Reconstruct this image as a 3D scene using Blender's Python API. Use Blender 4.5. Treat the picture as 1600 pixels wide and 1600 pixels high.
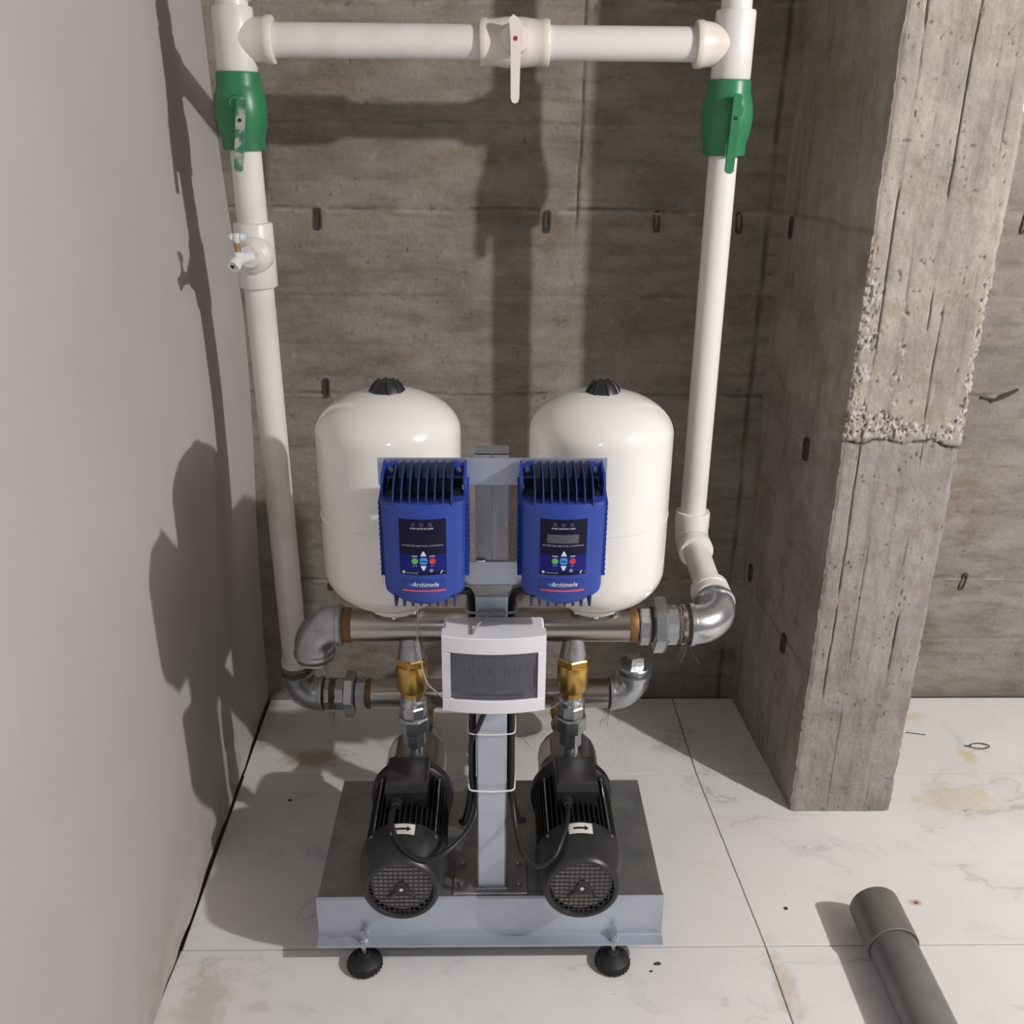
import bpy, math, random
import numpy as np
from mathutils import Vector, Matrix

PI = math.pi
random.seed(7)
scene = bpy.context.scene
for o in list(bpy.data.objects):
    bpy.data.objects.remove(o, do_unlink=True)
COL = scene.collection

# ------------------------------------------------------------------ camera
cam_d = bpy.data.cameras.new('camera')
cam_d.sensor_width = 36.0
cam_d.lens = 36.0 * 1489.41 / 1600.0
cam_d.clip_start = 0.02
cam_o = bpy.data.objects.new('camera', cam_d)
COL.objects.link(cam_o)
_r = Vector((0.99981843, -0.01716554, 0.00827345))
_d = Vector((0.00126357, -0.37350093, -0.92762894))
_f = Vector((0.01901339, 0.92747097, -0.37341142))
cam_o.matrix_world = Matrix(((_r.x, -_d.x, -_f.x, 0.0), (_r.y, -_d.y, -_f.y, 0.0),
                             (_r.z, -_d.z, -_f.z, 1.635), (0, 0, 0, 1)))
scene.camera = cam_o

# ------------------------------------------------------------------ world, lights, exposure
scene.view_settings.view_transform = 'Standard'
scene.view_settings.look = 'None'
scene.view_settings.gamma = 1.0
scene.view_settings.use_curve_mapping = False
scene.view_settings.exposure = 0.0
w = bpy.data.worlds.new('room_light')
scene.world = w
w.use_nodes = True
w.node_tree.nodes['Background'].inputs[0].default_value = (1.0, 0.90, 0.865, 1)
w.node_tree.nodes['Background'].inputs[1].default_value = 0.125

def point_light(name, loc, energy, color, radius):
    l = bpy.data.lights.new(name, 'POINT')
    l.energy = energy; l.color = color; l.shadow_soft_size = radius
    o = bpy.data.objects.new(name, l); o.location = loc
    COL.objects.link(o)
    return o
point_light('work_lamp', (2.60, 0.09, 2.50), 335.0, (1.0, 0.97, 0.96), 0.035)
point_light('phone_flash', (-0.014, -0.01, 1.66), 4.5, (0.80, 0.88, 1.0), 0.008)

# ------------------------------------------------------------------ numpy noise
_rng = np.random.default_rng(11)
_tab = _rng.random((256, 256))
def vnoise(x, y):
    xi = np.floor(x).astype(int); yi = np.floor(y).astype(int)
    xf = x - xi; yf = y - yi
    xf = xf * xf * (3 - 2 * xf); yf = yf * yf * (3 - 2 * yf)
    a = _tab[xi % 256, yi % 256]; b = _tab[(xi + 1) % 256, yi % 256]
    c = _tab[xi % 256, (yi + 1) % 256]; d = _tab[(xi + 1) % 256, (yi + 1) % 256]
    return (a * (1 - xf) + b * xf) * (1 - yf) + (c * (1 - xf) + d * xf) * yf
def fbm(x, y, n=4):
    s = 0; a = 0.5; t = 0
    for i in range(n):
        s = s + a * vnoise(x + 17.3 * i, y + 5.1 * i); t += a; x = x * 2.03; y = y * 2.03; a *= 0.5
    return s / t

# ------------------------------------------------------------------ materials
def mat(name, color, rough=0.5, metal=0.0, var=0.0, vscale=8.0, bump=0.0, bscale=60.0,
        color2=None, stretch=(1, 1, 1), coat=0.0, spec=0.5, rvar=0.0, detail=6.0, lo=0.35, hi=0.65):
    m = bpy.data.materials.new(name); m.use_nodes = True
    nt = m.node_tree; N = nt.nodes; L = nt.links
    b = N['Principled BSDF']
    b.inputs['Base Color'].default_value = (*color, 1)
    b.inputs['Roughness'].default_value = rough
    b.inputs['Metallic'].default_value = metal
    b.inputs['Specular IOR Level'].default_value = spec
    if coat:
        b.inputs['Coat Weight'].default_value = coat
        b.inputs['Coat Roughness'].default_value = 0.12
    if var or color2 or bump or rvar:
        geo = N.new('ShaderNodeNewGeometry')
        mp = N.new('ShaderNodeMapping'); mp.inputs['Scale'].default_value = stretch
        L.new(geo.outputs['Position'], mp.inputs['Vector'])
    if color2 or var:
        c2 = color2 if color2 else tuple(max(0, c * (1 - var)) for c in color)
        nz = N.new('ShaderNodeTexNoise'); nz.inputs['Scale'].default_value = vscale
        nz.inputs['Detail'].default_value = detail; nz.inputs['Roughness'].default_value = 0.62
        L.new(mp.outputs[0], nz.inputs['Vector'])
        rp = N.new('ShaderNodeValToRGB')
        rp.color_ramp.elements[0].position = lo; rp.color_ramp.elements[1].position = hi
        rp.color_ramp.elements[0].color = (*c2, 1); rp.color_ramp.elements[1].color = (*color, 1)
        L.new(nz.outputs['Fac'], rp.inputs['Fac'])
        L.new(rp.outputs['Color'], b.inputs['Base Color'])
        if rvar:
            mr = N.new('ShaderNodeMapRange')
            mr.inputs['To Min'].default_value = rough + rvar; mr.inputs['To Max'].default_value = max(0.02, rough - rvar)
            L.new(nz.outputs['Fac'], mr.inputs['Value']); L.new(mr.outputs[0], b.inputs['Roughness'])
    if bump:
        nb = N.new('ShaderNodeTexNoise'); nb.inputs['Scale'].default_value = bscale; nb.inputs['Detail'].default_value = 5
        L.new(mp.outputs[0], nb.inputs['Vector'])
        bp = N.new('ShaderNodeBump'); bp.inputs['Strength'].default_value = bump; bp.inputs['Distance'].default_value = 0.003
        L.new(nb.outputs['Fac'], bp.inputs['Height']); L.new(bp.outputs[0], b.inputs['Normal'])
    return m

def mixrgb(N, L, fac, a, b_, mode='MIX'):
    n = N.new('ShaderNodeMix'); n.data_type = 'RGBA'; n.blend_type = mode
    if isinstance(fac, (int, float)): n.inputs[0].default_value = fac
    else: L.new(fac, n.inputs[0])
    for i, v in ((6, a), (7, b_)):
        if isinstance(v, tuple): n.inputs[i].default_value = (*v, 1)
        else: L.new(v, n.inputs[i])
    return n.outputs[2]

def ramp(N, L, src, stops):
    rp = N.new('ShaderNodeValToRGB'); e = rp.color_ramp.elements
    while len(e) < len(stops): e.new(0.5)
    for i, (p, c) in enumerate(stops):
        e[i].position = p; e[i].color = (c, c, c, 1) if isinstance(c, (int, float)) else (*c, 1)
    L.new(src, rp.inputs[0])
    return rp.outputs[0]

def concrete_mat(name, light, dark, stretch, warm=None, tint_axis='Z', tint_from=0.2, tint_to=1.6):
    m = bpy.data.materials.new(name); m.use_nodes = True
    nt = m.node_tree; N = nt.nodes; L = nt.links; b = N['Principled BSDF']
    b.inputs['Roughness'].default_value = 0.88; b.inputs['Specular IOR Level'].default_value = 0.25
    geo = N.new('ShaderNodeNewGeometry')
    def noise(scale, st, det=6, rough=0.6, dist=0.0):
        mp = N.new('ShaderNodeMapping'); mp.inputs['Scale'].default_value = st
        L.new(geo.outputs['Position'], mp.inputs['Vector'])
        nz = N.new('ShaderNodeTexNoise'); nz.inputs['Scale'].default_value = scale; nz.inputs['Detail'].default_value = det
        nz.inputs['Roughness'].default_value = rough; nz.inputs['Distortion'].default_value = dist
        L.new(mp.outputs[0], nz.inputs['Vector']); return nz.outputs['Fac']
    big = ramp(N, L, noise(4.2, (1, 1, 1.6), 8, 0.68), [(0.34, dark), (0.62, light)])
    st = ramp(N, L, noise(7.0, stretch, 8, 0.62), [(0.30, 0.74), (0.50, 1.0), (0.74, 1.12)])
    c = mixrgb(N, L, 1.0, big, st, 'MULTIPLY')
    fine = ramp(N, L, noise(120.0, (1, 1, 1), 4, 0.7), [(0.25, 0.88), (0.6, 1.03)])
    c = mixrgb(N, L, 1.0, c, fine, 'MULTIPLY')
    blot = ramp(N, L, noise(6.0, (1, 1, 1.4), 7, 0.7, 0.6), [(0.50, 0.0), (0.70, 1.0)])
    c = mixrgb(N, L, blot, c, mixrgb(N, L, 1.0, c, (0.80, 0.72, 0.62), 'MULTIPLY'))
    spots = ramp(N, L, noise(55.0, (1, 1, 1.3), 3, 0.6), [(0.775, 0.0), (0.81, 0.5)])
    c = mixrgb(N, L, spots, c, tuple(x * 0.42 for x in light))
    pale = ramp(N, L, noise(14.0, (1, 1, 1), 8, 0.75, 1.2), [(0.60, 0.0), (0.72, 0.40)])
    c = mixrgb(N, L, pale, c, tuple(min(1, x * 1.55) for x in light))
    if warm:
        sep = N.new('ShaderNodeSeparateXYZ'); L.new(geo.outputs['Position'], sep.inputs[0])
        mr = N.new('ShaderNodeMapRange'); mr.inputs['From Min'].default_value = tint_from; mr.inputs['From Max'].default_value = tint_to
        L.new(sep.outputs[tint_axis], mr.inputs['Value'])
        c = mixrgb(N, L, mr.outputs[0], c, mixrgb(N, L, 1.0, c, warm, 'MULTIPLY'))
    at = N.new('ShaderNodeAttribute'); at.attribute_name = 'dark_tone'  # darkens seams, cracks and pits of the relief
    c = mixrgb(N, L, at.outputs['Fac'], c, tuple(x * 0.20 for x in light))
    at2 = N.new('ShaderNodeAttribute'); at2.attribute_name = 'laitance'
    c = mixrgb(N, L, at2.outputs['Fac'], c, tuple(min(1, x * 1.5) for x in light))
    L.new(c, b.inputs['Base Color'])
    bp = N.new('ShaderNodeBump'); bp.inputs['Strength'].default_value = 0.8; bp.inputs['Distance'].default_value = 0.005
    L.new(noise(45.0, (1, 1, 1), 9, 0.72), bp.inputs['Height']); L.new(bp.outputs[0], b.inputs['Normal'])
    return m

def marble_mat():
    m = bpy.data.materials.new('marble_tile'); m.use_nodes = True
    nt = m.node_tree; N = nt.nodes; L = nt.links; b = N['Principled BSDF']
    b.inputs['Specular IOR Level'].default_value = 0.35
    geo = N.new('ShaderNodeNewGeometry')
    def noise(scale, st=(1, 1, 1), rot=0.0, loc=(0, 0, 0), det=6, rough=0.6, dist=0.0):
        mp = N.new('ShaderNodeMapping'); mp.inputs['Scale'].default_value = st; mp.inputs['Rotation'].default_value = (0, 0, rot)
        mp.inputs['Location'].default_value = loc
        L.new(geo.outputs['Position'], mp.inputs['Vector'])
        nz = N.new('ShaderNodeTexNoise'); nz.inputs['Scale'].default_value = scale; nz.inputs['Detail'].default_value = det
        nz.inputs['Roughness'].default_value = rough; nz.inputs['Distortion'].default_value = dist
        L.new(mp.outputs[0], nz.inputs['Vector']); return nz.outputs['Fac']
    def vein(scale, width, rot, loc, st):
        n = noise(scale, st, rot, loc, 7, 0.55, 0.35)
        s = N.new('ShaderNodeMath'); s.operation = 'SUBTRACT'; L.new(n, s.inputs[0]); s.inputs[1].default_value = 0.5
        a = N.new('ShaderNodeMath'); a.operation = 'ABSOLUTE'; L.new(s.outputs[0], a.inputs[0])
        return ramp(N, L, a.outputs[0], [(0.0, 1.0), (width, 0.0)])
    base = ramp(N, L, noise(2.5), [(0.3, (0.70, 0.69, 0.685)), (0.7, (0.78, 0.772, 0.768))])
    v1 = vein(1.5, 0.010, 0.7, (3.1, 1.2, 0), (1.0, 1.9, 1))
    gate = ramp(N, L, noise(2.3, loc=(5, 2, 0)), [(0.46, 0.0), (0.62, 0.8)])
    f = N.new('ShaderNodeMath'); f.operation = 'MULTIPLY'; L.new(v1, f.inputs[0]); L.new(gate, f.inputs[1])
    c = mixrgb(N, L, f.outputs[0], base, (0.40, 0.39, 0.40))
    v2 = vein(1.5, 0.075, 0.7, (3.1, 1.2, 0), (1.0, 1.9, 1))
    f2 = N.new('ShaderNodeMath'); f2.operation = 'MULTIPLY'; L.new(v2, f2.inputs[0]); L.new(gate, f2.inputs[1])
    f3 = N.new('ShaderNodeMath'); f3.operation = 'MULTIPLY'; L.new(f2.outputs[0], f3.inputs[0]); f3.inputs[1].default_value = 0.42
    c = mixrgb(N, L, f3.outputs[0], c, (0.52, 0.515, 0.53))
    # trodden grime and grit
    dark_tone = ramp(N, L, noise(9.0, loc=(1, 7, 0), det=9, rough=0.72), [(0.56, 0.0), (0.75, 0.35)])
    c = mixrgb(N, L, dark_tone, c, (0.50, 0.44, 0.38))
    grit = ramp(N, L, noise(75.0, det=2), [(0.735, 0.0), (0.76, 0.8)])
    c = mixrgb(N, L, grit, c, (0.30, 0.26, 0.23))
    # spills with a place of their own
    def spot(x, y, rx, ry, color, strength, seedloc):
        nonlocal c
        mp = N.new('ShaderNodeMapping'); mp.vector_type = 'POINT'
        mp.inputs['Location'].default_value = (-x / rx, -y / ry, 0); mp.inputs['Scale'].default_value = (1 / rx, 1 / ry, 0)
        L.new(geo.outputs['Position'], mp.inputs['Vector'])
        ln = N.new('ShaderNodeVectorMath'); ln.operation = 'LENGTH'; L.new(mp.outputs[0], ln.inputs[0])
        nz = noise(22.0, loc=seedloc, det=7, rough=0.7)
        ad = N.new('ShaderNodeMath'); ad.operation = 'MULTIPLY_ADD'; L.new(nz, ad.inputs[0]); ad.inputs[1].default_value = 2.6
        L.new(ln.outputs['Value'], ad.inputs[2])
        k = ramp(N, L, ad.outputs[0], [(0.0, 1.0), (0.001, 1.0)])
        mr = N.new('ShaderNodeMapRange'); mr.inputs['From Min'].default_value = 1.7; mr.inputs['From Max'].default_value = 2.35
        mr.inputs['To Min'].default_value = strength; mr.inputs['To Max'].default_value = 0.0
        L.new(ad.outputs[0], mr.inputs['Value'])
        c = mixrgb(N, L, mr.outputs[0], c, color)
    spot(1.225, 2.03, 0.13, 0.075, (0.62, 0.56, 0.38), 0.6, (2, 3, 0))
    spot(1.34, 2.215, 0.035, 0.045, (0.62, 0.52, 0.28), 0.7, (4, 3, 0))
    spot(1.255, 2.42, 0.055, 0.03, (0.62, 0.53, 0.30), 0.55, (6, 1, 0))
    spot(-0.50, 2.22, 0.10, 0.05, (0.42, 0.31, 0.20), 0.75, (1, 8, 0))
    spot(-0.24, 2.16, 0.07, 0.05, (0.33, 0.24, 0.19), 0.7, (3, 9, 0))
    spot(0.965, 1.672, 0.018, 0.014, (0.38, 0.22, 0.14), 0.9, (8, 2, 0))
    spot(0.60, 1.45, 0.03, 0.09, (0.50, 0.42, 0.33), 0.55, (9, 9, 0))
    spot(-0.58, 1.43, 0.06, 0.10, (0.52, 0.46, 0.38), 0.6, (7, 5, 0))
    spot(-0.47, 1.41, 0.035, 0.02, (0.52, 0.50, 0.49), 0.5, (2, 5, 0))
    L.new(c, b.inputs['Base Color'])
    L.new(ramp(N, L, noise(7.0), [(0.3, 0.60), (0.7, 0.42)]), b.inputs['Roughness'])
    return m

def plaster_mat():
    m = bpy.data.materials.new('painted_plaster'); m.use_nodes = True
    nt = m.node_tree; N = nt.nodes; L = nt.links; b = N['Principled BSDF']
    b.inputs['Roughness'].default_value = 0.62; b.inputs['Specular IOR Level'].default_value = 0.3
    geo = N.new('ShaderNodeNewGeometry')
    def noise(scale, det=6, rough=0.6, st=(1, 1, 1)):
        mp = N.new('ShaderNodeMapping'); mp.inputs['Scale'].default_value = st
        L.new(geo.outputs['Position'], mp.inputs['Vector'])
        nz = N.new('ShaderNodeTexNoise'); nz.inputs['Scale'].default_value = scale; nz.inputs['Detail'].default_value = det
        nz.inputs['Roughness'].default_value = rough; L.new(mp.outputs[0], nz.inputs['Vector']); return nz.outputs['Fac']
    c = ramp(N, L, noise(2.2), [(0.3, (0.455, 0.43, 0.428)), (0.7, (0.495, 0.472, 0.470))])
    rub = ramp(N, L, noise(10.0, 8, 0.7, (1, 1, 0.5)), [(0.60, 0.0), (0.76, 0.22)])
    c = mixrgb(N, L, rub, c, (0.36, 0.32, 0.295))
    sep = N.new('ShaderNodeSeparateXYZ'); L.new(geo.outputs['Position'], sep.inputs[0])
    mr = N.new('ShaderNodeMapRange'); mr.inputs['From Min'].default_value = 0.30; mr.inputs['From Max'].default_value = 0.0
    L.new(sep.outputs['Z'], mr.inputs['Value'])
    sm = N.new('ShaderNodeMath'); sm.operation = 'MULTIPLY'; L.new(mr.outputs[0], sm.inputs[0])
    L.new(ramp(N, L, noise(6.0, 8, 0.7), [(0.42, 0.0), (0.66, 0.8)]), sm.inputs[1])
    c = mixrgb(N, L, sm.outputs[0], c, (0.34, 0.30, 0.26))
    L.new(c, b.inputs['Base Color'])
    bp = N.new('ShaderNodeBump'); bp.inputs['Strength'].default_value = 0.12; bp.inputs['Distance'].default_value = 0.002
    L.new(noise(60.0, 4), bp.inputs['Height']); L.new(bp.outputs[0], b.inputs['Normal'])
    return m

M = {}
M['concrete'] = concrete_mat('board_marked_concrete', (0.325, 0.298, 0.270), (0.225, 0.202, 0.182), (0.9, 1, 5.0), (1.03, 1.0, 0.94), 'Z', 0.9, 1.7)  # warmer towards the top: white-balance drift put into the colour
M['pillar'] = concrete_mat('pillar_concrete', (0.37, 0.34, 0.325), (0.28, 0.255, 0.243), (3.5, 3.5, 0.8), (1.15, 1.13, 1.0), 'Z', 0.98, 1.03)
M['slab'] = mat('ceiling_concrete', (0.30, 0.27, 0.24), 0.9, var=0.3, vscale=3)
M['marble'] = marble_mat()
M['subfloor'] = mat('mortar_bed', (0.12, 0.10, 0.09), 0.95, var=0.4, vscale=30)
M['plaster'] = plaster_mat()
M['pvc'] = mat('white_pipe_plastic', (0.80, 0.765, 0.745), 0.33, var=0.10, vscale=5, color2=(0.66, 0.60, 0.56), lo=0.25, hi=0.5)
M['pvc_cream'] = mat('cream_pipe_plastic', (0.80, 0.745, 0.67), 0.30, color2=(0.70, 0.63, 0.55), vscale=6, lo=0.25, hi=0.5)
M['green'] = mat('green_valve_plastic', (0.034, 0.235, 0.098), 0.36, color2=(0.028, 0.18, 0.075), vscale=14)
M['green_worn'] = mat('worn_green_plastic', (0.05, 0.20, 0.12), 0.5, color2=(0.42, 0.45, 0.39), vscale=38, lo=0.44, hi=0.54)
M['tank'] = mat('white_tank_enamel', (0.84, 0.825, 0.79), 0.16, coat=0.5)
M['black'] = mat('black_motor_paint', (0.014, 0.014, 0.017), 0.42, color2=(0.026, 0.025, 0.027), vscale=30)
M['black_plastic'] = mat('black_plastic', (0.016, 0.016, 0.019), 0.38, color2=(0.030, 0.029, 0.032), vscale=25)
M['rubber'] = mat('black_rubber_foot', (0.012, 0.012, 0.013), 0.6, color2=(0.06, 0.055, 0.05), vscale=60, lo=0.3, hi=0.42)
M['cable'] = mat('black_cable_sheath', (0.013, 0.013, 0.015), 0.45)
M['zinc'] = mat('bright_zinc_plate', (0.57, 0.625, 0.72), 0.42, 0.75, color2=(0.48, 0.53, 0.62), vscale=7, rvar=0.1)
M['zinc_dark_reflect'] = mat('zinc_plate_dark_reflection', (0.37, 0.38, 0.37), 0.42, 0.75, color2=(0.26, 0.27, 0.27), vscale=16, rvar=0.15)  # same zinc, with the dark reflection of wall and ceiling painted in
M['zinc_dull'] = mat('weathered_zinc', (0.42, 0.43, 0.47), 0.5, 0.7, color2=(0.33, 0.34, 0.37), vscale=14, stretch=(6, 6, 0.7))
M['galv'] = mat('galvanised_fitting', (0.46, 0.475, 0.49), 0.33, 0.9, color2=(0.32, 0.335, 0.34), vscale=22, bump=0.25, bscale=70, rvar=0.1)
M['galv_bright'] = mat('bright_galvanised_fitting', (0.60, 0.62, 0.65), 0.27, 0.88, color2=(0.46, 0.48, 0.50), vscale=22, bump=0.2, bscale=60, rvar=0.08)
M['steel'] = mat('brushed_stainless', (0.50, 0.465, 0.43), 0.24, 1.0, color2=(0.40, 0.37, 0.345), vscale=10, stretch=(0.25, 8, 8), rvar=0.06)
M['body_steel'] = mat('stainless_pump_body', (0.50, 0.475, 0.45), 0.34, 1.0, color2=(0.34, 0.32, 0.30), vscale=18, rvar=0.08)
M['rust'] = mat('heat_tinted_weld', (0.30, 0.16, 0.055), 0.55, 0.5, color2=(0.17, 0.10, 0.05), vscale=40)
M['hemp'] = mat('hemp_thread_seal', (0.20, 0.155, 0.125), 0.95, color2=(0.07, 0.055, 0.05), vscale=70)
M['thread'] = mat('dark_pipe_thread', (0.06, 0.055, 0.05), 0.6, 0.6)
M['brass'] = mat('brass_valve_body', (0.62, 0.40, 0.12), 0.30, 0.92, color2=(0.50, 0.31, 0.09), vscale=20)
M['brass_small'] = mat('brass_tap_stem', (0.55, 0.38, 0.14), 0.35, 0.8)
M['blue'] = mat('blue_plastic_casing', (0.020, 0.062, 0.36), 0.42, color2=(0.022, 0.055, 0.31), vscale=12)
M['blue_dark'] = mat('dark_blue_fin', (0.022, 0.045, 0.21), 0.5, color2=(0.018, 0.035, 0.16), vscale=20)
M['void'] = mat('heat_sink_black', (0.010, 0.010, 0.014), 0.55)
M['panel_black'] = mat('panel_black_film', (0.007, 0.007, 0.030), 0.3, spec=0.2)
M['panel_blue'] = mat('panel_blue_film', (0.008, 0.012, 0.17), 0.3, spec=0.2)
M['lcd_off'] = mat('dark_display_glass', (0.009, 0.009, 0.028), 0.2, spec=0.2)
M['lcd'] = mat('grey_display_glass', (0.085, 0.09, 0.105), 0.25)
M['txt'] = mat('white_print', (0.72, 0.74, 0.80), 0.5)
M['txt_grey'] = mat('grey_print', (0.26, 0.26, 0.32), 0.5)
M['btn_green'] = mat('green_button', (0.12, 0.50, 0.10), 0.4)
M['btn_red'] = mat('red_button', (0.62, 0.03, 0.03), 0.4)
M['btn_blue'] = mat('light_blue_button', (0.05, 0.30, 0.68), 0.4)
M['navy'] = mat('navy_print', (0.01, 0.03, 0.16), 0.4)
M['label_blue'] = mat('label_blue_film', (0.018, 0.045, 0.28), 0.35)
M['stripe'] = mat('red_stripe_print', (0.75, 0.10, 0.12), 0.4)
M['box_white'] = mat('white_enclosure_plastic', (0.76, 0.765, 0.80), 0.30)
M['tie'] = mat('white_nylon_tie', (0.75, 0.75, 0.73), 0.4)
M['tie_grey'] = mat('grey_nylon_tie', (0.36, 0.35, 0.34), 0.4)
M['string'] = mat('grey_thin_wire', (0.45, 0.44, 0.42), 0.5)
M['paper'] = mat('white_label_paper', (0.78, 0.76, 0.74), 0.6, color2=(0.6, 0.58, 0.56), vscale=30)
M['ink'] = mat('black_print', (0.01, 0.01, 0.01), 0.6)
M['fan_grey'] = mat('grey_fan_plastic', (0.70, 0.68, 0.65), 0.7, color2=(0.58, 0.56, 0.54), vscale=20)
M['grey_pvc'] = mat('dusty_grey_pipe', (0.175, 0.175, 0.172), 0.46, color2=(0.115, 0.115, 0.114), vscale=6, stretch=(1, 1, 1))
M['grey_pvc_coupling'] = mat('dusty_grey_coupling', (0.17, 0.162, 0.152), 0.5, color2=(0.12, 0.115, 0.108), vscale=14)
M['rust_strap'] = mat('rusty_form_tie', (0.10, 0.074, 0.062), 0.85, color2=(0.045, 0.034, 0.03), vscale=60)
M['debris'] = mat('dark_debris', (0.05, 0.045, 0.04), 0.8)
M['pale_chip'] = mat('pale_plaster_chip', (0.55, 0.52, 0.48), 0.8)
M['red'] = mat('red_cap_plastic', (0.45, 0.02, 0.02), 0.4)
# smoked window of the enclosure
def smoked():
    m = bpy.data.materials.new('smoked_window'); m.use_nodes = True
    b = m.node_tree.nodes['Principled BSDF']
    b.inputs['Base Color'].default_value = (0.50, 0.51, 0.60, 1); b.inputs['Roughness'].default_value = 0.05
    b.inputs['Transmission Weight'].default_value = 0.9; b.inputs['IOR'].default_value = 1.45
    return m
M['smoked'] = smoked()
M['inner'] = mat('grey_inner_plate', (0.30, 0.30, 0.33), 0.5)
M['breaker'] = mat('grey_breaker_body', (0.11, 0.11, 0.125), 0.5)

# ------------------------------------------------------------------ mesh builder
class MB:
    def __init__(s): s.v = []; s.f = []
    def add(s, vs, fs):
        n = len(s.v); s.v.extend([tuple(v) for v in vs]); s.f.extend([tuple(i + n for i in f) for f in fs]); return s
    def box(s, x0, x1, y0, y1, z0, z1, bev=0.0):
        if bev <= 0:
            return s.add([(x0, y0, z0), (x1, y0, z0), (x1, y1, z0), (x0, y1, z0), (x0, y0, z1), (x1, y0, z1), (x1, y1, z1), (x0, y1, z1)],
                         [(0, 3, 2, 1), (4, 5, 6, 7), (0, 1, 5, 4), (1, 2, 6, 5), (2, 3, 7, 6), (3, 0, 4, 7)])
        b = bev; vs = []; idx = {}
        for ix, x in enumerate((x0, x1)):
            for iy, y in enumerate((y0, y1)):
                for iz, z in enumerate((z0, z1)):
                    sx = 1 if ix == 0 else -1; sy = 1 if iy == 0 else -1; sz = 1 if iz == 0 else -1
                    idx[(ix, iy, iz, 'x')] = len(vs); vs.append((x, y + sy * b, z + sz * b))
                    idx[(ix, iy, iz, 'y')] = len(vs); vs.append((x + sx * b, y, z + sz * b))
                    idx[(ix, iy, iz, 'z')] = len(vs); vs.append((x + sx * b, y + sy * b, z))
        fs = []
        for k in (0, 1):
            fs.append([idx[(k, a, c, 'x')] for a, c in ((0, 0), (1, 0), (1, 1), (0, 1))])
            fs.append([idx[(a, k, c, 'y')] for a, c in ((0, 0), (1, 0), (1, 1), (0, 1))])
            fs.append([idx[(a, c, k, 'z')] for a, c in ((0, 0), (1, 0), (1, 1), (0, 1))])
        for a in (0, 1):
            for c in (0, 1):
                fs.append([idx[(a, c, 0, 'x')], idx[(a, c, 1, 'x')], idx[(a, c, 1, 'y')], idx[(a, c, 0, 'y')]])
                fs.append([idx[(a, 0, c, 'x')], idx[(a, 1, c, 'x')], idx[(a, 1, c, 'z')], idx[(a, 0, c, 'z')]])
                fs.append([idx[(0, a, c, 'y')], idx[(1, a, c, 'y')], idx[(1, a, c, 'z')], idx[(0, a, c, 'z')]])
                for d in (0, 1):
                    fs.append([idx[(a, c, d, 'x')], idx[(a, c, d, 'y')], idx[(a, c, d, 'z')]])
        return s.add(vs, fs)
    def prism(s, poly, axis, a, b):
        """poly: list of 2D points in the plane orthogonal to axis (cyclic order x->y,z / y->x,z / z->x,y)"""
        n = len(poly)
        def P(p, t):
            return {'x': (t, p[0], p[1]), 'y': (p[0], t, p[1]), 'z': (p[0], p[1], t)}[axis]
        vs = [P(p, a) for p in poly] + [P(p, b) for p in poly]
        fs = [tuple(range(n))[::-1], tuple(range(n, 2 * n))] + [(i, (i + 1) % n, n + (i + 1) % n, n + i) for i in range(n)]
        return s.add(vs, fs)
    def lathe(s, prof, origin, axis='z', seg=40, caps=True, rot=0.0, sy=1.0):
        """prof: list of (radius, height along axis)"""
        A = Vector({'x': (1, 0, 0), 'y': (0, 1, 0), 'z': (0, 0, 1)}[axis] if isinstance(axis, str) else axis).normalized()
        U = Vector((0, 0, 1)) if abs(A.z) < 0.9 else Vector((1, 0, 0))
        U = (U - A * U.dot(A)).normalized(); V = A.cross(U)
        O = Vector(origin); vs = []; fs = []
        for r, h in prof:
            for k in range(seg):
                t = 2 * PI * k / seg + rot
                vs.append(O + A * h + U * (r * math.cos(t)) + V * (r * sy * math.sin(t)))
        for i in range(len(prof) - 1):
            for k in range(seg):
                a = i * seg + k; b = i * seg + (k + 1) % seg
                fs.append((a, b, b + seg, a + seg))
        if caps:
            if prof[0][0] > 1e-6: fs.append(tuple(range(seg))[::-1])
            if prof[-1][0] > 1e-6: fs.append(tuple(range((len(prof) - 1) * seg, len(prof) * seg)))
        return s.add(vs, fs)
    def cyl(s, p0, p1, r, seg=24, bev=0.0, rot=0.0):
        p0 = Vector(p0); p1 = Vector(p1); d = p1 - p0; L = d.length
        pr = [(r, 0), (r, L)] if bev <= 0 else [(r - bev, 0), (r, bev), (r, L - bev), (r - bev, L)]
        return s.lathe(pr, p0, d.normalized(), seg, True, rot)
    def tube(s, pts, r, seg=16, caps=True, rfun=None):
        pts = [Vector(p) for p in pts]; n = len(pts)
        T = []
        for i in range(n):
            a = pts[max(0, i - 1)]; b = pts[min(n - 1, i + 1)]; T.append((b - a).normalized())
        U = Vector((0, 0, 1)) if abs(T[0].z) < 0.9 else Vector((1, 0, 0))
        U = (U - T[0] * U.dot(T[0])).normalized(); vs = []; fs = []
        for i in range(n):
            U = (U - T[i] * U.dot(T[i])).normalized(); V = T[i].cross(U)
            rr = rfun(i / (n - 1)) if rfun else r
            for k in range(seg):
                t = 2 * PI * k / seg
                vs.append(pts[i] + U * (rr * math.cos(t)) + V * (rr * math.sin(t)))
        for i in range(n - 1):
            for k in range(seg):
                a = i * seg + k; b = i * seg + (k + 1) % seg
                fs.append((a, b, b + seg, a + seg))
        if caps:
            fs.append(tuple(range(seg))[::-1]); fs.append(tuple(range((n - 1) * seg, n * seg)))
        return s.add(vs, fs)
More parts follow.
